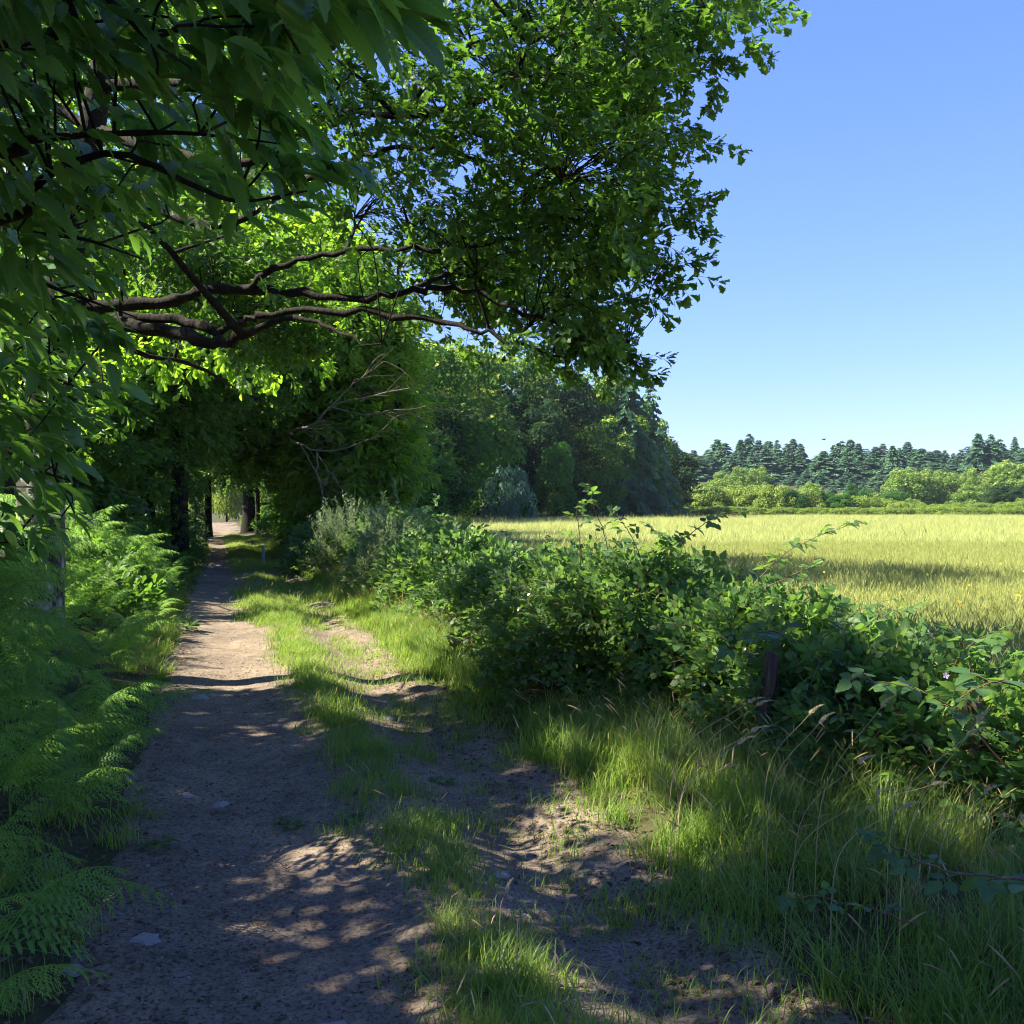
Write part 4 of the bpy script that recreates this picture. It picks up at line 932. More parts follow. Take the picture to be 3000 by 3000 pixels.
BUSH = [  # x, d, half length along hedge, half width, top height, label
    (2.80, 4.45, .95, .72, .36, 'low bramble at the right edge, large leaves round the hidden dark post', 1000),
    (2.20, 5.60, .95, .80, .50, 'bramble right of the leaning red-brown post, pale broad leaves over a dark hollow', 1100),
    (1.65, 6.85, .95, .80, .68, 'bramble wrapped over the leaning red-brown post', 1100),
    (.95, 8.1, 1.05, 1.0, .90, 'thick dark bramble left of the leaning post, with tall shoots against the field', 1500),
    (.55, 9.6, 1.2, .90, .82, 'leafy bramble in the middle of the hedge, its top level with the field', 1400),
    (.0, 11.8, 1.4, .85, .70, 'half-sunlit bramble behind the bright grass', 1200),
    (-.8, 14.4, 1.6, .9, .62, 'shaded bramble beneath the pale broom bush', 900),
    (-1.7, 18.5, 2.2, 1.0, .9, 'far bramble clump further along the hedge', 900),
    (-3.9, 25.0, 2.8, 1.3, 1.0, 'dark rounded bramble clump over the far right bank of the track', 900),
]
def off_bush(x, d):
    k = np.ones(len(x), bool)
    for b in BUSH: k &= ((x - b[0] + .29 * (d - b[1])) / (b[3] * .95)) ** 2 + ((d - b[1]) / (b[2] * 1.15)) ** 2 > 1
    return k
# ------------------------------------------------------------------ grass
def blade(r, h, w, bend, segs=3):
    a = r.random() * 6.28; d = np.array([math.cos(a), math.sin(a), 0]); s = np.array([-d[1], d[0], 0])
    t = np.linspace(0, 1, segs + 1); lean = bend * (.4 + r.random())
    c = d * (lean * h * t ** 2)[:, None] + np.array([0, 0, 1.0]) * (h * (t - .3 * lean * t ** 2))[:, None]
    ww = w * (1 - t ** 1.6) * .5
    V = np.vstack([c[:-1] - s * ww[:-1, None], c[:-1] + s * ww[:-1, None], c[-1:]])
    F = []; n = segs
    for i in range(n - 1): F += [(i, n + i, n + i + 1), (i, n + i + 1, i + 1)]
    F += [(n - 1, 2 * n - 1, 2 * n)]
    return V, np.array(F), c
def clump(seed, n, rad, h, w, bend, mats, seeds=0., hv=.4, segs=3, sh=1.25):
    r = np.random.default_rng(seed); g = Geo()
    for k in range(n):
        hh = h * (1 - hv + 2 * hv * r.random()); V, F, c = blade(r, hh, w * (.7 + .6 * r.random()), bend, segs)
        o = np.append(r.normal(size=2) * rad * .5, 0)
        g.add(V + o, F, None, r.random() * .92 if r.random() < .85 else .95)
    for k in range(int(n * seeds)):
        hh = h * sh * (.8 + .4 * r.random()); V, F, c = blade(r, hh, w * .35, bend * .8, 4)
        o = np.append(r.normal(size=2) * rad * .5, 0); g.add(V + o, F, None, .95)
        T = nrm(c[-1] - c[-2]); L_ = .05 + .05 * r.random()
        pts = np.array([c[-1] - T * .02, c[-1] + T * L_ * .3, c[-1] + T * L_ * .7 + [0, 0, -.004], c[-1] + T * L_ + [0, 0, -.01]]) + o
        g.add(*tube(pts, [.0012, .004, .0035, .0005], 3), rnd=r.random(), mi=1)
    return g.mesh('grass_clump', mats)
C['g_short'] = proto_collection('short_grass', [clump(300 + i, 60, .16, .085, .0045, .7, [M['grass'], M['seed']]) for i in range(3)])
C['g_mid'] = proto_collection('mid_grass', [clump(310 + i, 70, .13, .21, .0055, .8, [M['grass'], M['seed']], seeds=.02) for i in range(3)])
C['g_tall'] = proto_collection('tall_grass', [clump(320 + i, 75, .16, .50, .0065, .65, [M['tallgrass'], M['seed']], seeds=.05, segs=4) for i in range(4)])
C['g_field'] = proto_collection('meadow_near', [clump(330 + i, 190, .42, .36, .0050, .35, [M['meadow'], M['meadow']], seeds=.12, segs=3, sh=1.1) for i in range(3)])
C['g_far'] = proto_collection('meadow_far', [clump(340 + i, 170, 1.1, .30, .015, .35, [M['meadow'], M['seed']], seeds=0, segs=2) for i in range(3)])
C['g_fgreen'] = proto_collection('meadow_green', [clump(350 + i, 110, .7, .7, .012, .4, [M['tallgrass'], M['seed']], seeds=.1, segs=2) for i in range(3)])

def upright(n, tilt=.12, lean=(0.10, 0.02)):
    R = zrot(RNG.random(n) * 6.28)
    e = eulers(R); e[:, 0] = RNG.normal(size=n) * tilt + lean[1] * 0; e[:, 1] = RNG.normal(size=n) * tilt + 0
    return e
def grass_field(name, col, u0, u1, d0, d1, n, prob=None, s=(.7, 1.3), **tags):
    d = np.sqrt(RNG.random(n) * (d1 ** 2 - d0 ** 2) + d0 ** 2) if d0 >= 0 else RNG.uniform(d0, d1, n)
    u = RNG.uniform(u0, u1, n); x = X_of(u, d)
    if prob is not None:
        k = RNG.random(n) < prob(x, d, u); x, d, u = x[k], d[k], u[k]
    z = height(x, d) - .01
    return scatter(name, col, np.stack([x, d, z], -1), upright(len(x)), s[0] + RNG.random(len(x)) * (s[1] - s[0]), kind='stuff', **tags)
def even(n, a, b): return RNG.uniform(a, b, n)
def grass_even(name, col, u0, u1, d0, d1, dens, prob=None, s=(.7, 1.3), **tags):
    n = int((u1 - u0) * (d1 - d0) * dens); d = RNG.uniform(d0, d1, n); u = RNG.uniform(u0, u1, n); x = X_of(u, d)
    if prob is not None:
        k = RNG.random(n) < prob(x, d, u); x, d, u = x[k], d[k], u[k]
    z = height(x, d) - .01
    return scatter(name, col, np.stack([x, d, z], -1), upright(len(x)), s[0] + RNG.random(len(x)) * (s[1] - s[0]), kind='stuff', **tags)

med = lambda x, d, u: np.clip(np.exp(-((u - 1.30 - .12 * (fbm(x, d, .8) - .5)) / (.115 + .07 * sstep(4, 2, d) + .03 * sstep(8, 12, d) + .30 * sstep(13.5, 16, d))) ** 2) * (0.6 + .9 * sstep(.34, .5, fbm(x, d, 1.3)) + 1.5 * sstep(4.2, 3.6, d)), 0, 1)
grass_even('short_grass', C['g_short'], .7, 2.7, 1.8, 16, 110, lambda x, d, u: np.maximum(med(x, d, u) * .9, .85 * sstep(2.1, 2.45, u + .42 * sstep(5.0, 3.6, d)) * sstep(.30, .50, fbm(x, d, 1.6)) * (.45 + .55 * sstep(2.4, 2.9, u)) + .13 * sstep(.9, 1.1, u)),
           label='short grass growing between and beside the wheel ruts', category='grass')
grass_even('median_grass', C['g_mid'], .9, 1.9, 1.8, 18, 60, lambda x, d, u: med(x, d, u) * (.75 + .0 * x), s=(.42, .88), label='strip of longer grass along the middle of the track', category='grass')
grass_even('far_median_grass', C['g_short'], .75, 2.6, 14, 60, 26, lambda x, d, u: sstep(.35, .5, fbm(x, d, .7)) * sstep(13.5, 16, d), s=(.9, 1.6), label='short shaded grass over the track beyond the sunny stretch', category='grass')
grass_even('track_edge_grass', C['g_mid'], -.55, .10, 2, 45, 26, lambda x, d, u: (.5 + .4 * sstep(8, 16, d)) * sstep(.06, -.22, u) + .03, s=(.4, 1.0), label='thin grass along the left edge of the track under the ferns', category='grass')
grass_even('verge_grass', C['g_tall'], 2.3, 4.3, 1.2, 45, 42, lambda x, d, u: sstep(2.35 + .25 * (d < 5), 2.85, u + .5 * (fbm(x, d, 1.2) - .5)) * off_bush(x, d) * (1 - .25 * sstep(5.6, 6.6, d) * (1 - sstep(9, 10.5, d))), s=(.38, .80), label='tall seeding grass on the right-hand verge of the track', category='grass')
grass_even('verge_front_grass', C['g_mid'], 2.05, 2.9, 2, 30, 60, lambda x, d, u: sstep(.36, .52, fbm(x, d, 1.1)) * sstep(2.28, 2.5, u) * off_bush(x, d), s=(.6, 1.2), label='medium grass where the verge meets the right rut', category='grass')
# the field
def fieldprob(x, d, u):
    return (x > -.03 * d - 3.6 - .004 * (d - 60) * (d > 60) * 1.0) * 1.0 * (d < 152 - .0 * x) * (u > 5.1)
def wedge(d0, d1, n, xl, xr):
    d = np.sqrt(RNG.random(n) * (d1 ** 2 - d0 ** 2) + d0 ** 2); f = RNG.uniform(xl, xr, n); return f * d, d
def meadow(name, col, d0, d1, n, s, label, xl=-.16, xr=.53):
    x, d = wedge(d0, d1, n, xl, xr); u = U(x, d)
    k = (u > 5.0) & (d < 151)
    edge = -7.0 + np.maximum(0, d - 96) * .62            # the wood stands left of this line
    k &= x > edge
    x, d = x[k], d[k]
    scatter(name, col, np.stack([x, d, height(x, d) - .02], -1), upright(len(x)), s[0] + RNG.random(len(x)) * (s[1] - s[0]), kind='stuff', label=label, category='grass')
meadow('near_meadow', C['g_field'], 5, 34, 13500, (.8, 1.3), 'golden seeding meadow grass close behind the hedge')
meadow('far_meadow', C['g_far'], 30, 152, 19000, (.9, 1.4), 'smooth yellow-green meadow grass stretching to the far hedge')
# grass between hedge and wood on the left, shade on the field put into greener colour
x, d = wedge(20, 100, 3600, -.30, .0); k = (U(x, d) > 4.6) & (x < -2.2 - .035 * d * 0 + .0 * d - .03 * d) ; x, d = x[k], d[k]
scatter('rough_grass', C['g_fgreen'], np.stack([x, d, height(x, d)], -1), upright(len(x)), .8 + RNG.random(len(x)) * .5, kind='stuff', label='rough grass coloured as shaded field between the far hedge and the wood', category='grass')

# ------------------------------------------------------------------ bracken
def frond_geo(seed, L_=1.0, pairs=15, fine=True):
    r = np.random.default_rng(seed); g = Geo()
    n = 14
    t = np.linspace(0, 1, n); bend = .80 + .30 * r.random()
    pts = np.stack([r.normal() * .05 * t ** 2, L_ * (t - .12 * t ** 3), L_ * (.50 * t - bend * t ** 2.2)], -1)
    g.add(*tube(pts, np.linspace(.006, .0015, n), 4), rnd=.6)
    pin = Geo(); m = 8
    tt = np.linspace(0, 1, 5); 
    # pinna along +Y made of paired narrow pinnules
    for k in range(m):
        f = (k + .4) / m; l = .16 * (1 - f) ** .75 + .012; w = .066
        for s in (-1, 1):
            y = f; x = s * l
            pin.add([(0, y - w * .5, 0), (0, y + w * .5, 0), (x * .75, y + w * .75 + .05, -.015), (x * .75, y - w * .10 + .05, -.015), (x, y + .09, -.05)], [(0, 3, 2), (0, 2, 1), (3, 4, 2)] if s > 0 else [(0, 2, 3), (0, 1, 2), (3, 2, 4)], None, .5)
    pin.add([(-.012, 0, .002), (.012, 0, .002), (0, 1.04, .0)], [(0, 1, 2)], None, .7)
    PA = pin.arr()
    V = PA[0].copy(); V[:, 2] -= .42 * V[:, 1] ** 2; V[:, 1] -= .12 * V[:, 1] ** 3; PA = (V,) + PA[1:]
    pos, dr, up, sc = [], [], [], []
    for k in range(pairs):
        f = .20 + .78 * (k + .5) / pairs
        p = np.array([np.interp(f, t, pts[:, j]) for j in range(3)])
        q = np.array([np.interp(min(1, f + .05), t, pts[:, j]) for j in range(3)]); T = nrm(q - p + 1e-6)
        l = L_ * .34 * (1 - (k + .2) / pairs) ** .75 + .03
        for s in (-1, 1):
            side = nrm(np.cross(T, [0, 0, 1.0])) * s
            pos.append(p); dr.append(side * .95 + T * .38 + np.array([0, 0, -.25 + .14 * r.normal()])); up.append(nrm(np.cross(side, T)) * s * -1 if False else np.array([0, 0, 1.]) + T * .3 + r.normal(size=3) * .12); sc.append(l * (.9 + .2 * r.random()))
    g.put(PA, frames(np.array(dr), np.array(up)), np.array(pos), np.array(sc), rnd=r.random(len(pos)) * .5 + .25)
    return g
fr_geo = [frond_geo(400 + i, 1.0, 12) for i in range(5)]
FR = [g.mesh('frond', [M['fern']]) for g in fr_geo]
def make_fern(x, y, size, label, group, face=None, n=6):
    z = gz(x, y); root = thing('bracken', label, 'fern', (x, y, z - .02), (0, 0, 0), group)
    a0 = RNG.random() * 6.28
    stalk = .60 * size
    for k in range(n):
        a = a0 + k * 6.28 / n + RNG.normal() * .25; tilt = .45 + RNG.random() * .80
        # each frond rises on its own stalk and then arches outward
        st = Vector((math.cos(a) * .10, math.sin(a) * .10, stalk * (.7 + .9 * RNG.random())))
        f = link('frond', FR[RNG.integers(5)], root, st, (tilt, 0, a - math.pi / 2), size * (.75 + .4 * RNG.random()))
    return root
def fern_stalks(pos):
    g = Geo()
    for p, q in pos: g.add(*tube(resample([p, (p + q) / 2 + [0, 0, .03], q], 4), [.006, .005, .004, .004], 4), rnd=.6)
    return g
spots = []
tries = 0
while len(spots) < 185 and tries < 14000:
    tries += 1
    d = 2.3 + 15.5 * RNG.random() ** 1.25; u = -(.40 if d > 6 else .22) - 3.6 * RNG.random() ** 1.3
    x = float(X_of(u, d))
    if x < -.56 * d - .6: continue
    if d < 9.5 and u < -2.4: continue
    mind = .27 if d < 9 else .36
    if all((x - a) ** 2 + (d - b) ** 2 > mind ** 2 for a, b, *_ in spots): spots.append((x, d, u))
spots.sort(key=lambda s: s[1])
stalks = []
for i, (x, d, u) in enumerate(spots):
    size = .52 + .30 * sstep(-.3, -1.4, u) + .14 * RNG.random()
    if u > -.9: size *= .85
    if u > -1.5 and 8.4 < d < 15: size *= .62
    if abs(x / d + .46) < .05 and 5.0 < d < 9.3: size *= .62           # lower fronds in front of the oak's foot
    along = ['in the bottom left corner', 'level with the half-buried stone', 'level with the two flat grey stones', 'short of the sunny stretch', 'just before the sunny stretch', 'in front of the lichened oak trunk', 'right behind the oak trunk', 'in deep shade beyond the oak'][int(np.searchsorted([3.4, 4.6, 6.0, 7.6, 9.2, 11.0, 14.0], d))]
    across = ['drooping over the track edge', 'halfway up the bank', 'high on the bank'][int(np.searchsorted([1.0, 2.0], -u))]
    lab = 'green bracken fern %s, %s' % (across, along); gr = 'bracken %s, %s' % (across, along)
    r = make_fern(x, d, float(size), lab, gr, n=5 if u > -.8 else 6)

# low undergrowth in the shade left of the track and at the wood's foot
n = 5200
d = 12 + 60 * RNG.random(n) ** 1.3; u = -.5 - 9 * RNG.random(n) ** 1.2; x = X_of(u, d)
p = np.stack([x, d, height(x, d) + RNG.random(n) * .55 * sstep(-.4, -1.6, u)], -1)
scatter_pts('undergrowth', C['oak_dark'], p, np.tile([0, 0, 1.], (n, 1)) + RNG.normal(size=(n, 3)) * .3, None, (.7, 1.4), label='low leafy undergrowth in the shade left of the track', category='undergrowth')
n = 2600
d = 20 + 75 * RNG.random(n); u = 2.6 + 3.2 * RNG.random(n); x = X_of(u, d); hh = .3 + .9 * RNG.random(n) * np.sin((u - 2.6) / 3.2 * 3.14)
p = np.stack([x, d, height(x, d) + hh], -1)
scatter_pts('hedgerow_undergrowth', C['oak_dark'], p, np.tile([0, -.3, 1.], (n, 1)) + RNG.normal(size=(n, 3)) * .4, None, (.7, 1.3), label='low weedy growth along the right side of the shaded track', category='undergrowth')

# ------------------------------------------------------------------ bramble hedge
def tri_leaf(seed, sizes=1.0):
    g = Geo(); r = np.random.default_rng(seed)
    g.add(*tube([(0, 0, 0), (0, .045, .004), (0, .06, 0)], .0012, 3), mi=1)
    for a, s, p in ((0, 1.1, (0, .055, 0)), (1.15, .85, (0, .04, 0)), (-1.15, .85, (0, .04, 0))):
        dr = np.array([[math.sin(a), math.cos(a), -.15 + r.normal() * .12]])
        g.put(LEAF['bramble'][r.integers(3)], frames(dr, np.array([0, 0, 1.]) + r.normal(size=(1, 3)) * .12), np.array([p], float), s, rnd=np.array([r.random()]))
    return g
TL = [tri_leaf(500 + i) for i in range(5)]
TLM = [g.mesh('leaf', [M['bramble'], M['cane']]) for g in TL]
def bram_cluster(seed, n=9, L_=.32):
    r = np.random.default_rng(seed); g = Geo()
    pts = resample([(0, 0, 0), (.02, L_ * .5, .03), (0, L_, -.03)], 6); g.add(*tube(pts, np.linspace(.003, .0015, 6), 4), mi=1)
    for k in range(n):
        f = (k + .5) / n; p = np.array([np.interp(f, np.linspace(0, 1, 6), pts[:, j]) for j in range(3)])
        a = k * 2.4 + r.normal() * .3
        dr = np.array([[math.cos(a), .6, math.sin(a) * .6 + .1]])
        V = TL[r.integers(5)].arr(); g.put(V, frames(dr, np.array([0, -.25, 1.]) + r.normal(size=(1, 3)) * .35), p[None], .8 + .5 * r.random(), rnd=np.array([r.random()]))
    return g
C['bram'] = proto_collection('bramble_spray', [bram_cluster(520 + i).mesh('bramble_spray', [M['bramble'], M['cane']]) for i in range(5)])
def flower_geo(seed, mat_key, r0=.012):
    g = Geo()
    for k in range(5):
        a = k * 1.2566; c, s = math.cos(a), math.sin(a); g.add([(0, 0, 0), (c * r0 - s * r0 * .5, s * r0 + c * r0 * .5, .002), (c * r0 * 1.5, s * r0 * 1.5, .004), (c * r0 + s * r0 * .5, s * r0 - c * r0 * .5, .002)], [(0, 2, 1), (0, 3, 2)], None, .5)
    return g.mesh('flower', [M[mat_key]])
C['flower'] = proto_collection('bramble_flower', [flower_geo(0, 'petal', .011), flower_geo(1, 'petal', .008)])
C['purple'] = proto_collection('purple_flower', [flower_geo(0, 'purple', .012)])
C['yellow'] = proto_collection('yellow_flower', [flower_geo(0, 'yellow', .012)])

def cane_curve(base, tip, arch=.25, n=16):
    base, tip = np.array(base, float), np.array(tip, float)
    m = base * .45 + tip * .55; m[2] = max(base[2], tip[2]) * .6 + m[2] * .4 + arch
    m[:2] = base[:2] * .7 + tip[:2] * .3
    return resample([base, m, tip], n)
def cane_with_leaves(root, pts, r0=.005, leaves=10, s=1.0, start=.3, big=True):
    g = Geo(); g.add(*tube(pts, np.linspace(r0, .0015, len(pts)), 5))
    link('cane', g.mesh('cane', [M['cane']], True), root)
    T = nrm(np.gradient(pts, axis=0))
    for k in range(leaves):
        f = start + (1 - start) * (k + .3 + .4 * RNG.random()) / leaves; i = min(len(pts) - 1, int(f * (len(pts) - 1)))
        t = T[i]; side = nrm(np.cross(t, [0, 0, 1.0]) + 1e-6) * (-1) ** k
        dr = side * .9 + t * .5 + RNG.normal(size=3) * .25; up = np.array([0, -.3, 1.0]) + RNG.normal(size=3) * .35
        e = eulers(frames(dr[None], up[None]))[0]
        link('leaf', TLM[RNG.integers(5)], root, tuple(pts[i]), tuple(e), float(s * (1.15 - .55 * f) * (.8 + .4 * RNG.random())))

bush_roots = []
for i, (cx, d, hl, hw, top, lab, n) in enumerate(BUSH):
    z0 = gz(cx, d)
    root = thing('bramble_bush', lab, 'bramble', (0, 0, 0), group='brambles of the hedge'); bush_roots.append(root)
    dd = rand_dirs(n); dd[:, 2] = np.abs(dd[:, 2])
    r = 1 - .45 * RNG.random(n) ** 1.4
    lx = dd[:, 0] * hw * r; ly = dd[:, 1] * hl * r * 1.15; lz = np.clip(dd[:, 2], 0, 1) ** .75 * top * r
    lump = (fbm(lx * 3 + i * 7 + cx, ly * 3 + lz * 2, 1.0) - .5) * .5
    lx = lx * (1 + lump); lz = lz * (1 + lump * .8)
    # lean towards the track frame of reference
    wx = cx + lx - .29 * ly; wy = d + ly; wz = height(wx, wy) + .06 + lz
    pts = np.stack([wx, wy, wz], -1)
    o = np.stack([dd[:, 0], dd[:, 1], dd[:, 2] * .7 + .1], -1)
    k = RNG.random(n) < np.where((dd[:, 2] < .38) & (noise(lx * 1.0 + cx, lz * 1.0 + ly, 2.6) > .45), .22, .8); pts_f, o_f = pts[k], o[k]
    scatter_pts('foliage', C['bram'], pts_f, o_f, root, (.6, .95) if d < 12 else (1.0, 1.6))
    nf = int(90 if d < 12 else 30); k = RNG.choice(n, nf); k = k[dd[k, 2] > .35]
    fp = pts[k] + o[k] * .10 + RNG.normal(size=(len(k), 3)) * .03
    fr = frames(np.cross(o[k], RNG.normal(size=(len(k), 3))), nrm(o[k] + np.array([-.1, -.7, .5])))
    scatter('flowers', C['flower'], fp, eulers(fr), .8 + .6 * RNG.random(len(k)), root, kind='stuff')
    if d < 13:
        for q in range(7):
            a = RNG.random() * 3.14 + 3.14 * .6; b0 = np.array([cx + RNG.normal() * .2, d + RNG.normal() * hl * .5, z0 + top * .45])
            tip = b0 + np.array([math.cos(a) * hw * 1.1, math.sin(a) * hw * .8 - .2, top * (.1 + .4 * RNG.random())])
            cane_with_leaves(root, cane_curve(b0, tip, .15), leaves=7, s=1.0)
# tall shoots seen against the field
def shoot(root, pp, leaves, s=1.0, r0=.005, start=.15):
    pts = resample([P(*q) for q in pp], 20); pts += RNG.normal(size=pts.shape) * .004
    cane_with_leaves(root, pts, r0, leaves, s, start)
S = bush_roots
for pp, l, s, b in [
    ([(1800, 1760, 8.2), (1780, 1600, 8.1), (1740, 1480, 8.0), (1725, 1410, 8.0)], 13, 1.0, 3),
    ([(1700, 1700, 8.6), (1700, 1580, 8.5), (1690, 1500, 8.4), (1700, 1470, 8.4)], 9, .9, 3),
    ([(1900, 1850, 7.8), (1880, 1650, 7.7), (1830, 1540, 7.6), (1790, 1500, 7.6)], 12, 1.1, 3),
    ([(1850, 1800, 7.8), (1930, 1640, 7.6), (2030, 1560, 7.5), (2110, 1510, 7.4), (2260, 1490, 7.3)], 18, 1.05, 3),
    ([(2140, 1800, 6.9), (2200, 1720, 6.8), (2290, 1630, 6.7), (2400, 1570, 6.6), (2540, 1525, 6.5)], 22, 1.15, 2),
    ([(2100, 1850, 6.9), (2180, 1760, 6.8), (2330, 1680, 6.7), (2400, 1640, 6.7)], 12, 1.0, 2),
    ([(1560, 1750, 9.6), (1520, 1640, 9.5), (1500, 1580, 9.5), (1490, 1560, 9.5)], 9, .9, 4),
    ([(1640, 1720, 9.0), (1620, 1620, 9.0), (1600, 1570, 9.0)], 8, .9, 4),
    ([(2000, 1760, 7.6), (2010, 1650, 7.5), (2000, 1560, 7.5)], 8, .9, 3),
    ([(2300, 2020, 6.1), (2380, 1900, 6.0), (2500, 1800, 5.9), (2640, 1745, 5.8)], 12, .95, 1),
    ([(2600, 2060, 5.6), (2520, 1940, 5.6), (2460, 1840, 5.6), (2450, 1780, 5.6)], 9, .9, 1),
    ([(2880, 2100, 5.0), (2850, 1980, 5.0), (2820, 1880, 5.0), (2790, 1840, 5.0)], 9, 1.1, 0),
    ([(2620, 2000, 5.6), (2700, 1930, 5.5), (2850, 1880, 5.4), (2930, 1890, 5.3)], 9, 1.0, 0),
    ([(2450, 1960, 6.2), (2520, 1860, 6.1), (2620, 1790, 6.0), (2700, 1775, 5.9)], 11, 1.0, 1),
    ([(2750, 2080, 5.2), (2790, 1960, 5.2), (2870, 1870, 5.1), (2960, 1840, 5.0)], 11, 1.05, 0),
    ([(2330, 1900, 6.6), (2360, 1780, 6.6), (2350, 1690, 6.6)], 9, 1.0, 2),
    ([(1980, 1740, 7.8), (1950, 1600, 7.8), (1900, 1530, 7.8)], 11, 1.0, 3),
    ([(2920, 2120, 4.9), (2980, 1990, 4.9), (2960, 1900, 4.9)], 9, 1.1, 0),
    ([(2990, 2010, 4.5), (2900, 2000, 4.45), (2810, 2050, 4.4), (2760, 2130, 4.4)], 10, 1.3, 0),
    ([(2350, 1900, 5.9), (2260, 1850, 5.7), (2170, 1870, 5.6), (2110, 1940, 5.6)], 10, 1.0, 1),
    ([(2950, 2250, 4.4), (2800, 2080, 4.4), (2640, 2010, 4.4), (2500, 1980, 4.5)], 10, 1.35, 0),
]:
    shoot(S[b], pp, l, s * 1.3)
# low spray reaching out over the grass at the lower right
r = thing('bramble_shoot', 'bramble shoot reaching left over the tall grass at the lower right, broad toothed leaves', 'bramble shoot', (0, 0, 0))
shoot(r, [(3080, 2600, 2.9), (2920, 2570, 2.9), (2750, 2545, 2.95), (2620, 2480, 3.0), (2560, 2450, 3.0)], 13, 1.0, .004, .02)
r = thing('bramble_shoot', 'thin trailing bramble shoot low in the tall grass, below the reddish one', 'bramble shoot', (0, 0, 0))
shoot(r, [(2700, 2720, 3.0), (2560, 2660, 3.05), (2420, 2630, 3.1), (2290, 2620, 3.1)], 8, .8, .003, .2)

# broom bush, sapling
def soft_bush(name, label, cat, x, y, w, h, col, n, s, up=1.2):
    root = thing(name, label, cat, (0, 0, 0)); z0 = gz(x, y)
    dd = rand_dirs(n); dd[:, 2] = abs(dd[:, 2]); r = RNG.random(n) ** .5
    p = np.stack([x + dd[:, 0] * w * r, y + dd[:, 1] * w * r, z0 + .1 + dd[:, 2] * h * (.25 + .75 * RNG.random(n)) * (.6 + .4 * r)], -1)
    g = Geo()
    for k in range(16):
        t = p[RNG.integers(n)]; g.add(*tube(resample([(x, y, z0), (x * .6 + t[0] * .4, y * .6 + t[1] * .4, z0 + (t[2] - z0) * .6), t], 6), np.linspace(.012, .003, 6), 4))
    link('stem', g.mesh('stem', [M['cane']], True), root)
    scatter_pts('foliage', col, p, np.stack([dd[:, 0] * .5, dd[:, 1] * .5, up + 0 * dd[:, 0]], -1), root, s)
fine = blade_leaf(.035, .008, 2, lambda t: [.2, 1, 0][int(round(t * 2))], fold=.1, droop=.1)
C['broom'] = proto_collection('broom_twig', [cluster(fine, 60, .38, .03, 70 + i, droop=-.2, whorl=.05, lscale=(.7, 1.4)).mesh('broom_twig', [M['broom'], M['cane']]) for i in range(3)])
sl = blade_leaf(.085, .055, 5, oval_prof, fold=.25, droop=.3)
C['sapl'] = proto_collection('sapling_twig', [cluster(sl, 13, .3, .03, 80 + i, droop=.35, whorl=.25).mesh('sapling_twig', [M['sapling'], M['cane']]) for i in range(3)])
a = P(1160, 1650, 16.5); soft_bush('broom_bush', 'feathery grey-green broom bush rising left of the sunlit saplings', 'bush', a[0], a[1], .62, 1.50, C['broom'], 420, (.9, 1.5))
a = P(1250, 1620, 15.0); soft_bush('sapling', 'light green broad-leaved sapling beside the broom bush at the hedge top', 'sapling', a[0], a[1], .35, 1.55, C['sapl'], 90, (.8, 1.2), 1.0)
a = P(1330, 1620, 14.0); soft_bush('sapling', 'light green leafy sapling right of the other, in front of the field', 'sapling', a[0], a[1], .32, 1.40, C['sapl'], 80, (.8, 1.2), 1.0)
a = P(1010, 1620, 22.0); soft_bush('weed_bush', 'yellowish weedy bush behind the verge, left of the broom', 'bush', a[0], a[1], .9, 1.35, C['broom'], 300, (1.0, 1.6))

# ------------------------------------------------------------------ fence posts
def post(label, x, y, h, r, lean, seed):
    root = thing('fence_post', label, 'fence post', (x, y, gz(x, y) - .15), lean)
    rg = np.random.default_rng(seed)
    n, s = 18, 14; t = np.linspace(0, 1, n)
    prof = 1 + .10 * np.sin(np.arange(s) * 1.9 + seed) + .06 * rg.normal(size=s)
    a = np.linspace(0, 6.283, s, endpoint=False)
    V = np.stack([np.stack([np.cos(a) * r * prof * (1 - .12 * v + .03 * rg.normal(size=s)), np.sin(a) * r * prof * (1 - .12 * v + .03 * rg.normal(size=s)), np.full(s, v * (h + .15)) + (rg.normal(size=s) * .018 if i == n - 1 else 0)], -1) for i, v in enumerate(t)]).reshape(-1, 3)
    F = []
    for i in range(n - 1):
        for j in range(s): k = (j + 1) % s; F += [(i * s + j, i * s + k, (i + 1) * s + k), (i * s + j, (i + 1) * s + k, (i + 1) * s + j)]
    V = np.vstack([V, [(0, 0, h + .14)]]); c = len(V) - 1
    for j in range(s): F.append(((n - 1) * s + j, (n - 1) * s + (j + 1) % s, c))
    g = Geo(); g.add(V, F); link('shaft', g.mesh('post_shaft', [M['post']]), root)
    st = Geo(); z = (h + .15) * .72
    st.add(*tube([(-r * .35, -r * 1.05, z), (-r * .35, -r * 1.2, z + .01), (r * .1, -r * 1.2, z + .01), (r * .1, -r * 1.02, z)], .0018, 5)); link('staple', st.mesh('staple', [M['stone']]), root)
    return root
a = P(2205, 2100, 5.62); post('leaning red-brown split fence post half wrapped in bramble', a[0], a[1], .72, .045, (-.03, .13, 0), 3)
a = P(2850, 2200, 4.72); post('dark fence post hidden in bramble near the right edge', a[0], a[1], .58, .052, (.02, -.03, .4), 8)
a = P(772, 1640, 30); root = thing('marker_post', 'small pale post standing in the far right verge of the shaded track', 'post', (a[0], a[1], gz(a[0], a[1])))
g = Geo(); g.add(*tube([(0, 0, -.1), (0, 0, .45), (0, 0, .50)], [.04, .04, .036], 10)); link('shaft', g.mesh('post_shaft', [M['plastic']]), root)
g = Geo(); g.add(*tube([(0, 0, .50), (0, 0, .52), (0, 0, .53)], [.045, .045, .01], 10)); link('cap', g.mesh('post_cap', [M['plastic']]), root)

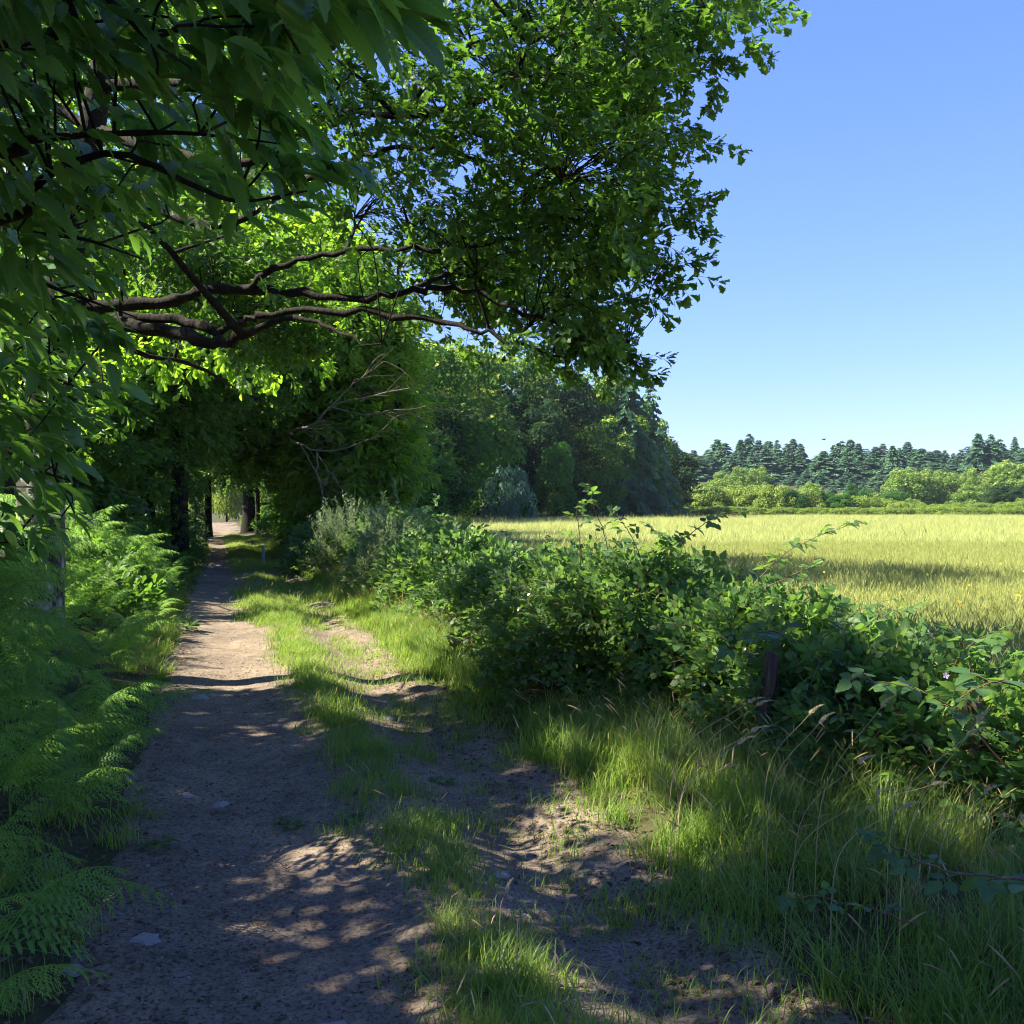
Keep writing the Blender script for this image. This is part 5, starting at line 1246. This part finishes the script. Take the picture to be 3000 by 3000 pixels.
# ------------------------------------------------------------------ stones, litter, flowers, stalks
def stone_mesh(seed, flat=.45):
    r = np.random.default_rng(seed)
    import bmesh
    bm = bmesh.new(); bmesh.ops.create_icosphere(bm, subdivisions=2, radius=1)
    for v in bm.verts:
        d = np.array(v.co); f = 1 + .28 * math.sin(d[0] * 3 + seed) * math.cos(d[1] * 4 - seed) + .12 * r.normal()
        v.co = Vector((d[0] * f * 1.2, d[1] * f, d[2] * f * flat))
    me = bpy.data.meshes.new('stone'); bm.to_mesh(me); bm.free(); me.materials.append(M['stone']); return me
for i, (px, py, s, lb) in enumerate([(985, 2985, .06, 'pale blue-grey stone at the bottom edge of the track'), (645, 2335, .045, 'flat grey stone on the track, right of a smaller one'), (545, 2318, .038, 'flat grey stone near the left side of the track'), (420, 2740, .05, 'half-buried stone at the lower left of the track'),
                                  (430, 2532, .016, 'small white pebble at the left edge of the track'), (215, 2840, .035, 'pale stone under the ferns at the lower left'), (590, 2035, .07, 'flat stone in the far part of the shaded track'), (1130, 2095, .05, 'pale stone in the right rut'), (865, 2790, .022, 'small stone on the right half of the track'), (1310, 1845, .10, 'dark lump of earth at the left end of the right rut'), (1465, 2545, .045, 'flat pale stone in the right rut lower down')]):
    d = CAM_Z * 3000 / (py - 1490); x = (px - 1500) / 3000 * d
    link('stone', stone_mesh(600 + i), None, (x, d, gz(x, d) - s * .02), (0, 0, i * 1.3), s, label=lb, category='stone', group='stones on the track')

def flakes(name, n, u0, u1, d0, d1, size, key, label, cat, dens=None, lift=.012, curl=.35):
    d = d0 + (d1 - d0) * RNG.random(n) ** 1.5; u = RNG.uniform(u0, u1, n); x = X_of(u, d)
    if dens is not None: k = RNG.random(n) < dens(x, d, u); x, d = x[k], d[k]
    n = len(x)
    z = height(x, d) + lift
    l = blade_leaf(1, .5, 2, lambda t: [.1, 1, 0][int(round(t * 2))], fold=curl, droop=.2).arr()
    dr = np.stack([RNG.normal(size=n), RNG.normal(size=n), RNG.normal(size=n) * .15], -1)
    g = Geo(); g.put(l, frames(dr, np.array([0, 0, 1.]) + RNG.normal(size=(n, 3)) * .3), np.stack([x, d, z], -1), size[0] + (size[1] - size[0]) * RNG.random(n) ** 2)
    link(name, g.mesh(name, [M[key]]), None, kind='stuff', label=label, category=cat)
flakes('leaf_litter', 24000, -.4, 2.9, 2.2, 14, (.006, .030), 'litter', 'brown leaf fragments and bits of twig lying on the track', 'leaf litter', lambda x, d, u: .35 + .65 * sstep(.35, .6, fbm(x, d, 1.2)))
flakes('verge_litter', 5000, 1.9, 3.2, 2.2, 12, (.02, .06), 'litter', 'dry grass and dead leaves where the verge meets the rut', 'leaf litter')
flakes('left_litter', 3000, -.9, .1, 2.2, 12, (.02, .05), 'litter', 'dead leaves under the ferns at the left edge of the track', 'leaf litter')
def twigs():
    g = Geo()
    for k in range(420):
        d = 2.4 + 9 * RNG.random() ** 1.4; u = RNG.uniform(-.2, 2.7); x = float(X_of(u, d)); a = RNG.random() * 6.28; L_ = RNG.uniform(.02, .11)
        v = np.array([math.cos(a), math.sin(a), 0]) * L_; p = np.array([x, d, gz(x, d) + .013])
        g.add(*tube([p, p + v * .5 + RNG.normal(size=3) * .006, p + v], [.0018, .0016, .0008], 3), rnd=RNG.random())
    link('twigs', g.mesh('twigs', [M['litter']]), None, kind='stuff', label='thin broken twigs lying scattered on the track', category='twigs')
twigs()
def gravel():
    n = 9000; d = 2.2 + 10 * RNG.random(n) ** 1.5; u = RNG.uniform(-.1, 2.4, n); x = X_of(u, d)
    V = np.array([(1, 0, 0), (-1, 0, 0), (0, 1, 0), (0, -1, 0), (0, 0, .7), (0, 0, -.7)], float); F = np.array([(0, 2, 4), (2, 1, 4), (1, 3, 4), (3, 0, 4), (2, 0, 5), (1, 2, 5), (3, 1, 5), (0, 3, 5)])
    g = Geo(); g.put((V, F, np.zeros((6, 3)), np.full(6, .5), np.zeros(8, int)), frames(rand_dirs(n) * [1, 1, .2], np.array([0, 0, 1.])), np.stack([x, d, height(x, d) + .008], -1), .0018 + .0045 * RNG.random(n) ** 3)
    link('gravel', g.mesh('gravel', [M['stone']]), None, kind='stuff', label='fine grit and small pebbles on the bare earth of the track', category='gravel')
gravel()
# fallen sprigs of green leaves
for px, py, lb in [(848, 2405, 'torn sprig of green leaves lying in the middle of the track'), (460, 2478, 'pale green leaf sprig lying at the left of the track'), (1300, 2270, 'fresh green leaf sprig lying in the right rut'), (1030, 2405, 'dark leaf sprig lying at the edge of the grass strip')]:
    d = CAM_Z * 3000 / (py - 1490); x = (px - 1500) / 3000 * d
    root = thing('leaf_sprig', lb, 'leaf sprig', (x, d, gz(x, d) + .02), (0, 0, RNG.random() * 6), group='leaf sprigs on the track')
    for k in range(5):
        a = k * 1.25; link('leaf', TLM[k % 5], root, (math.cos(a) * .02, math.sin(a) * .02, .004 * k), (0.15, 0.1, a), .8)
n = 26; x, d = wedge(9, 20, n, .3, .55); k = U(x, d) > 6; x, d = x[k], d[k]
scatter('yellow_flowers', C['yellow'], np.stack([x, d, height(x, d) + .5 + .15 * RNG.random(len(x))], -1), np.stack([1.0 + 0 * x, 0 * x, 0 * x], -1), 1.1, kind='stuff', label='small yellow-orange flowers dotted in the near meadow', category='flowers')
n = 13; px = RNG.uniform(2700, 3020, n); py = RNG.uniform(1930, 2060, n); d = RNG.uniform(4.9, 6.2, n); pp = np.stack([(px - 1500) / 3000 * d, d, CAM_Z + (1490 - py) / 3000 * d], -1)
scatter('purple_flowers', C['purple'], pp, np.stack([1.1 + 0 * px, 0 * px, 0 * px], -1), 1.0, kind='stuff', label='small mauve flowers above the bramble near the right edge', category='flowers')

# single flowering grass stalks leaning against the dark brambles
def stalk(px, py, d, L_, lean):
    tip = P(px, py, d); bx = tip[0] - lean * L_; base = np.array([bx, d - .1, gz(bx, d - .1)])
    pts = resample([base, base * .5 + tip * .5 + np.array([-lean * .15, 0, .10]), tip], 12)
    root = thing('grass_stalk', 'flowering grass stalk with a pale seed head leaning right against the dark bramble', 'grass stalk', (0, 0, 0), group='flowering grass stalks in front of the brambles')
    g = Geo(); g.add(*tube(pts, np.linspace(.0022, .001, 12), 4), rnd=.95); link('stem', g.mesh('stem', [M['seed']]), root)
    h = Geo(); T = nrm(pts[-1] - pts[-2])
    for k in range(26):
        f = k / 26; c = pts[-1] + T * (f * .11) + np.array([0, 0, -.035 * f * f]); a = k * 2.4
        dr = T * 1.2 + np.array([math.cos(a), .3 * math.sin(a), math.sin(a)]) * .55
        h.put(LEAF['simple'], frames(dr[None], RNG.normal(size=(1, 3))), c[None], .020 * (1.15 - f), rnd=np.array([RNG.random()]))
    link('seed_head', h.mesh('seed_head', [M['seed']]), root)
for px, py in [(2190, 2060), (2215, 2070), (2290, 2110), (2370, 2095), (2400, 2120), (2390, 2140), (2580, 2075), (2200, 2145), (2830, 2160), (2860, 2120), (2160, 2180), (2510, 2240), (2370, 2280), (2730, 2300), (2880, 2330), (2480, 2420), (2990, 2400), (2260, 2330), (2920, 2390), (2640, 2370), (2120, 2250), (2560, 2330)]:
    stalk(px, py, 3.9 + RNG.random() * 1.6 if px < 2500 else 3.3 + RNG.random() * 1.1, .5, .35 + RNG.random() * .5)
for px, py in [(1480, 2620), (1530, 2690), (1640, 2760)]: stalk(px, py, 3.4, .35, .05)

# ------------------------------------------------------------------ air
import bmesh
bm = bmesh.new(); bmesh.ops.create_cube(bm, size=1.0)
hz = bpy.data.meshes.new('haze'); bm.to_mesh(hz); bm.free()
hm = bpy.data.materials.new('haze'); hm.use_nodes = True; ht = hm.node_tree; ht.nodes.clear()
ho = ht.nodes.new('ShaderNodeOutputMaterial'); hv = ht.nodes.new('ShaderNodeVolumePrincipled')
hv.inputs['Color'].default_value = (.72, .86, 1.0, 1); hv.inputs['Density'].default_value = HAZE; hv.inputs['Anisotropy'].default_value = .3
ht.links.new(hv.outputs[0], ho.inputs['Volume']); hz.materials.append(hm)
link('haze', hz, None, (0, 0, 18.0), None, (2200, 2200, 42.0), kind='stuff', label='thin summer haze over the field and far trees', category='haze')

# ------------------------------------------------------------------ bird
p = P(2413, 1288, 60); root = thing('bird', 'tiny dark bird flying over the spruce skyline', 'bird', tuple(p), (0, 0, .4), scale=.6)
g = Geo(); g.add(*tube([(-.24, 0, 0), (-.16, 0, .0), (-.02, 0, .01), (.12, 0, .01), (.20, 0, .02), (.25, 0, .01)], [.01, .03, .055, .05, .03, .004], 8)); link('body', g.mesh('body', [M['bird']], True), root)
for s in (-1, 1):
    g = Geo(); V = np.array([(.10, 0, .02), (-.06, 0, .02), (.10, s * .2, .10), (-.04, s * .2, .09), (-.02, s * .48, .06), (.10, 0, .035), (-.06, 0, .03), (.10, s * .2, .112), (-.04, s * .2, .10), (-.02, s * .48, .065)])
    F = [(0, 2, 1), (1, 2, 3), (2, 4, 3), (5, 6, 7), (6, 8, 7), (7, 8, 9), (0, 5, 7), (0, 7, 2), (2, 7, 9), (2, 9, 4), (1, 3, 8), (1, 8, 6), (3, 4, 9), (3, 9, 8)]
    g.add(V, F); link('wing', g.mesh('wing', [M['bird']]), root)
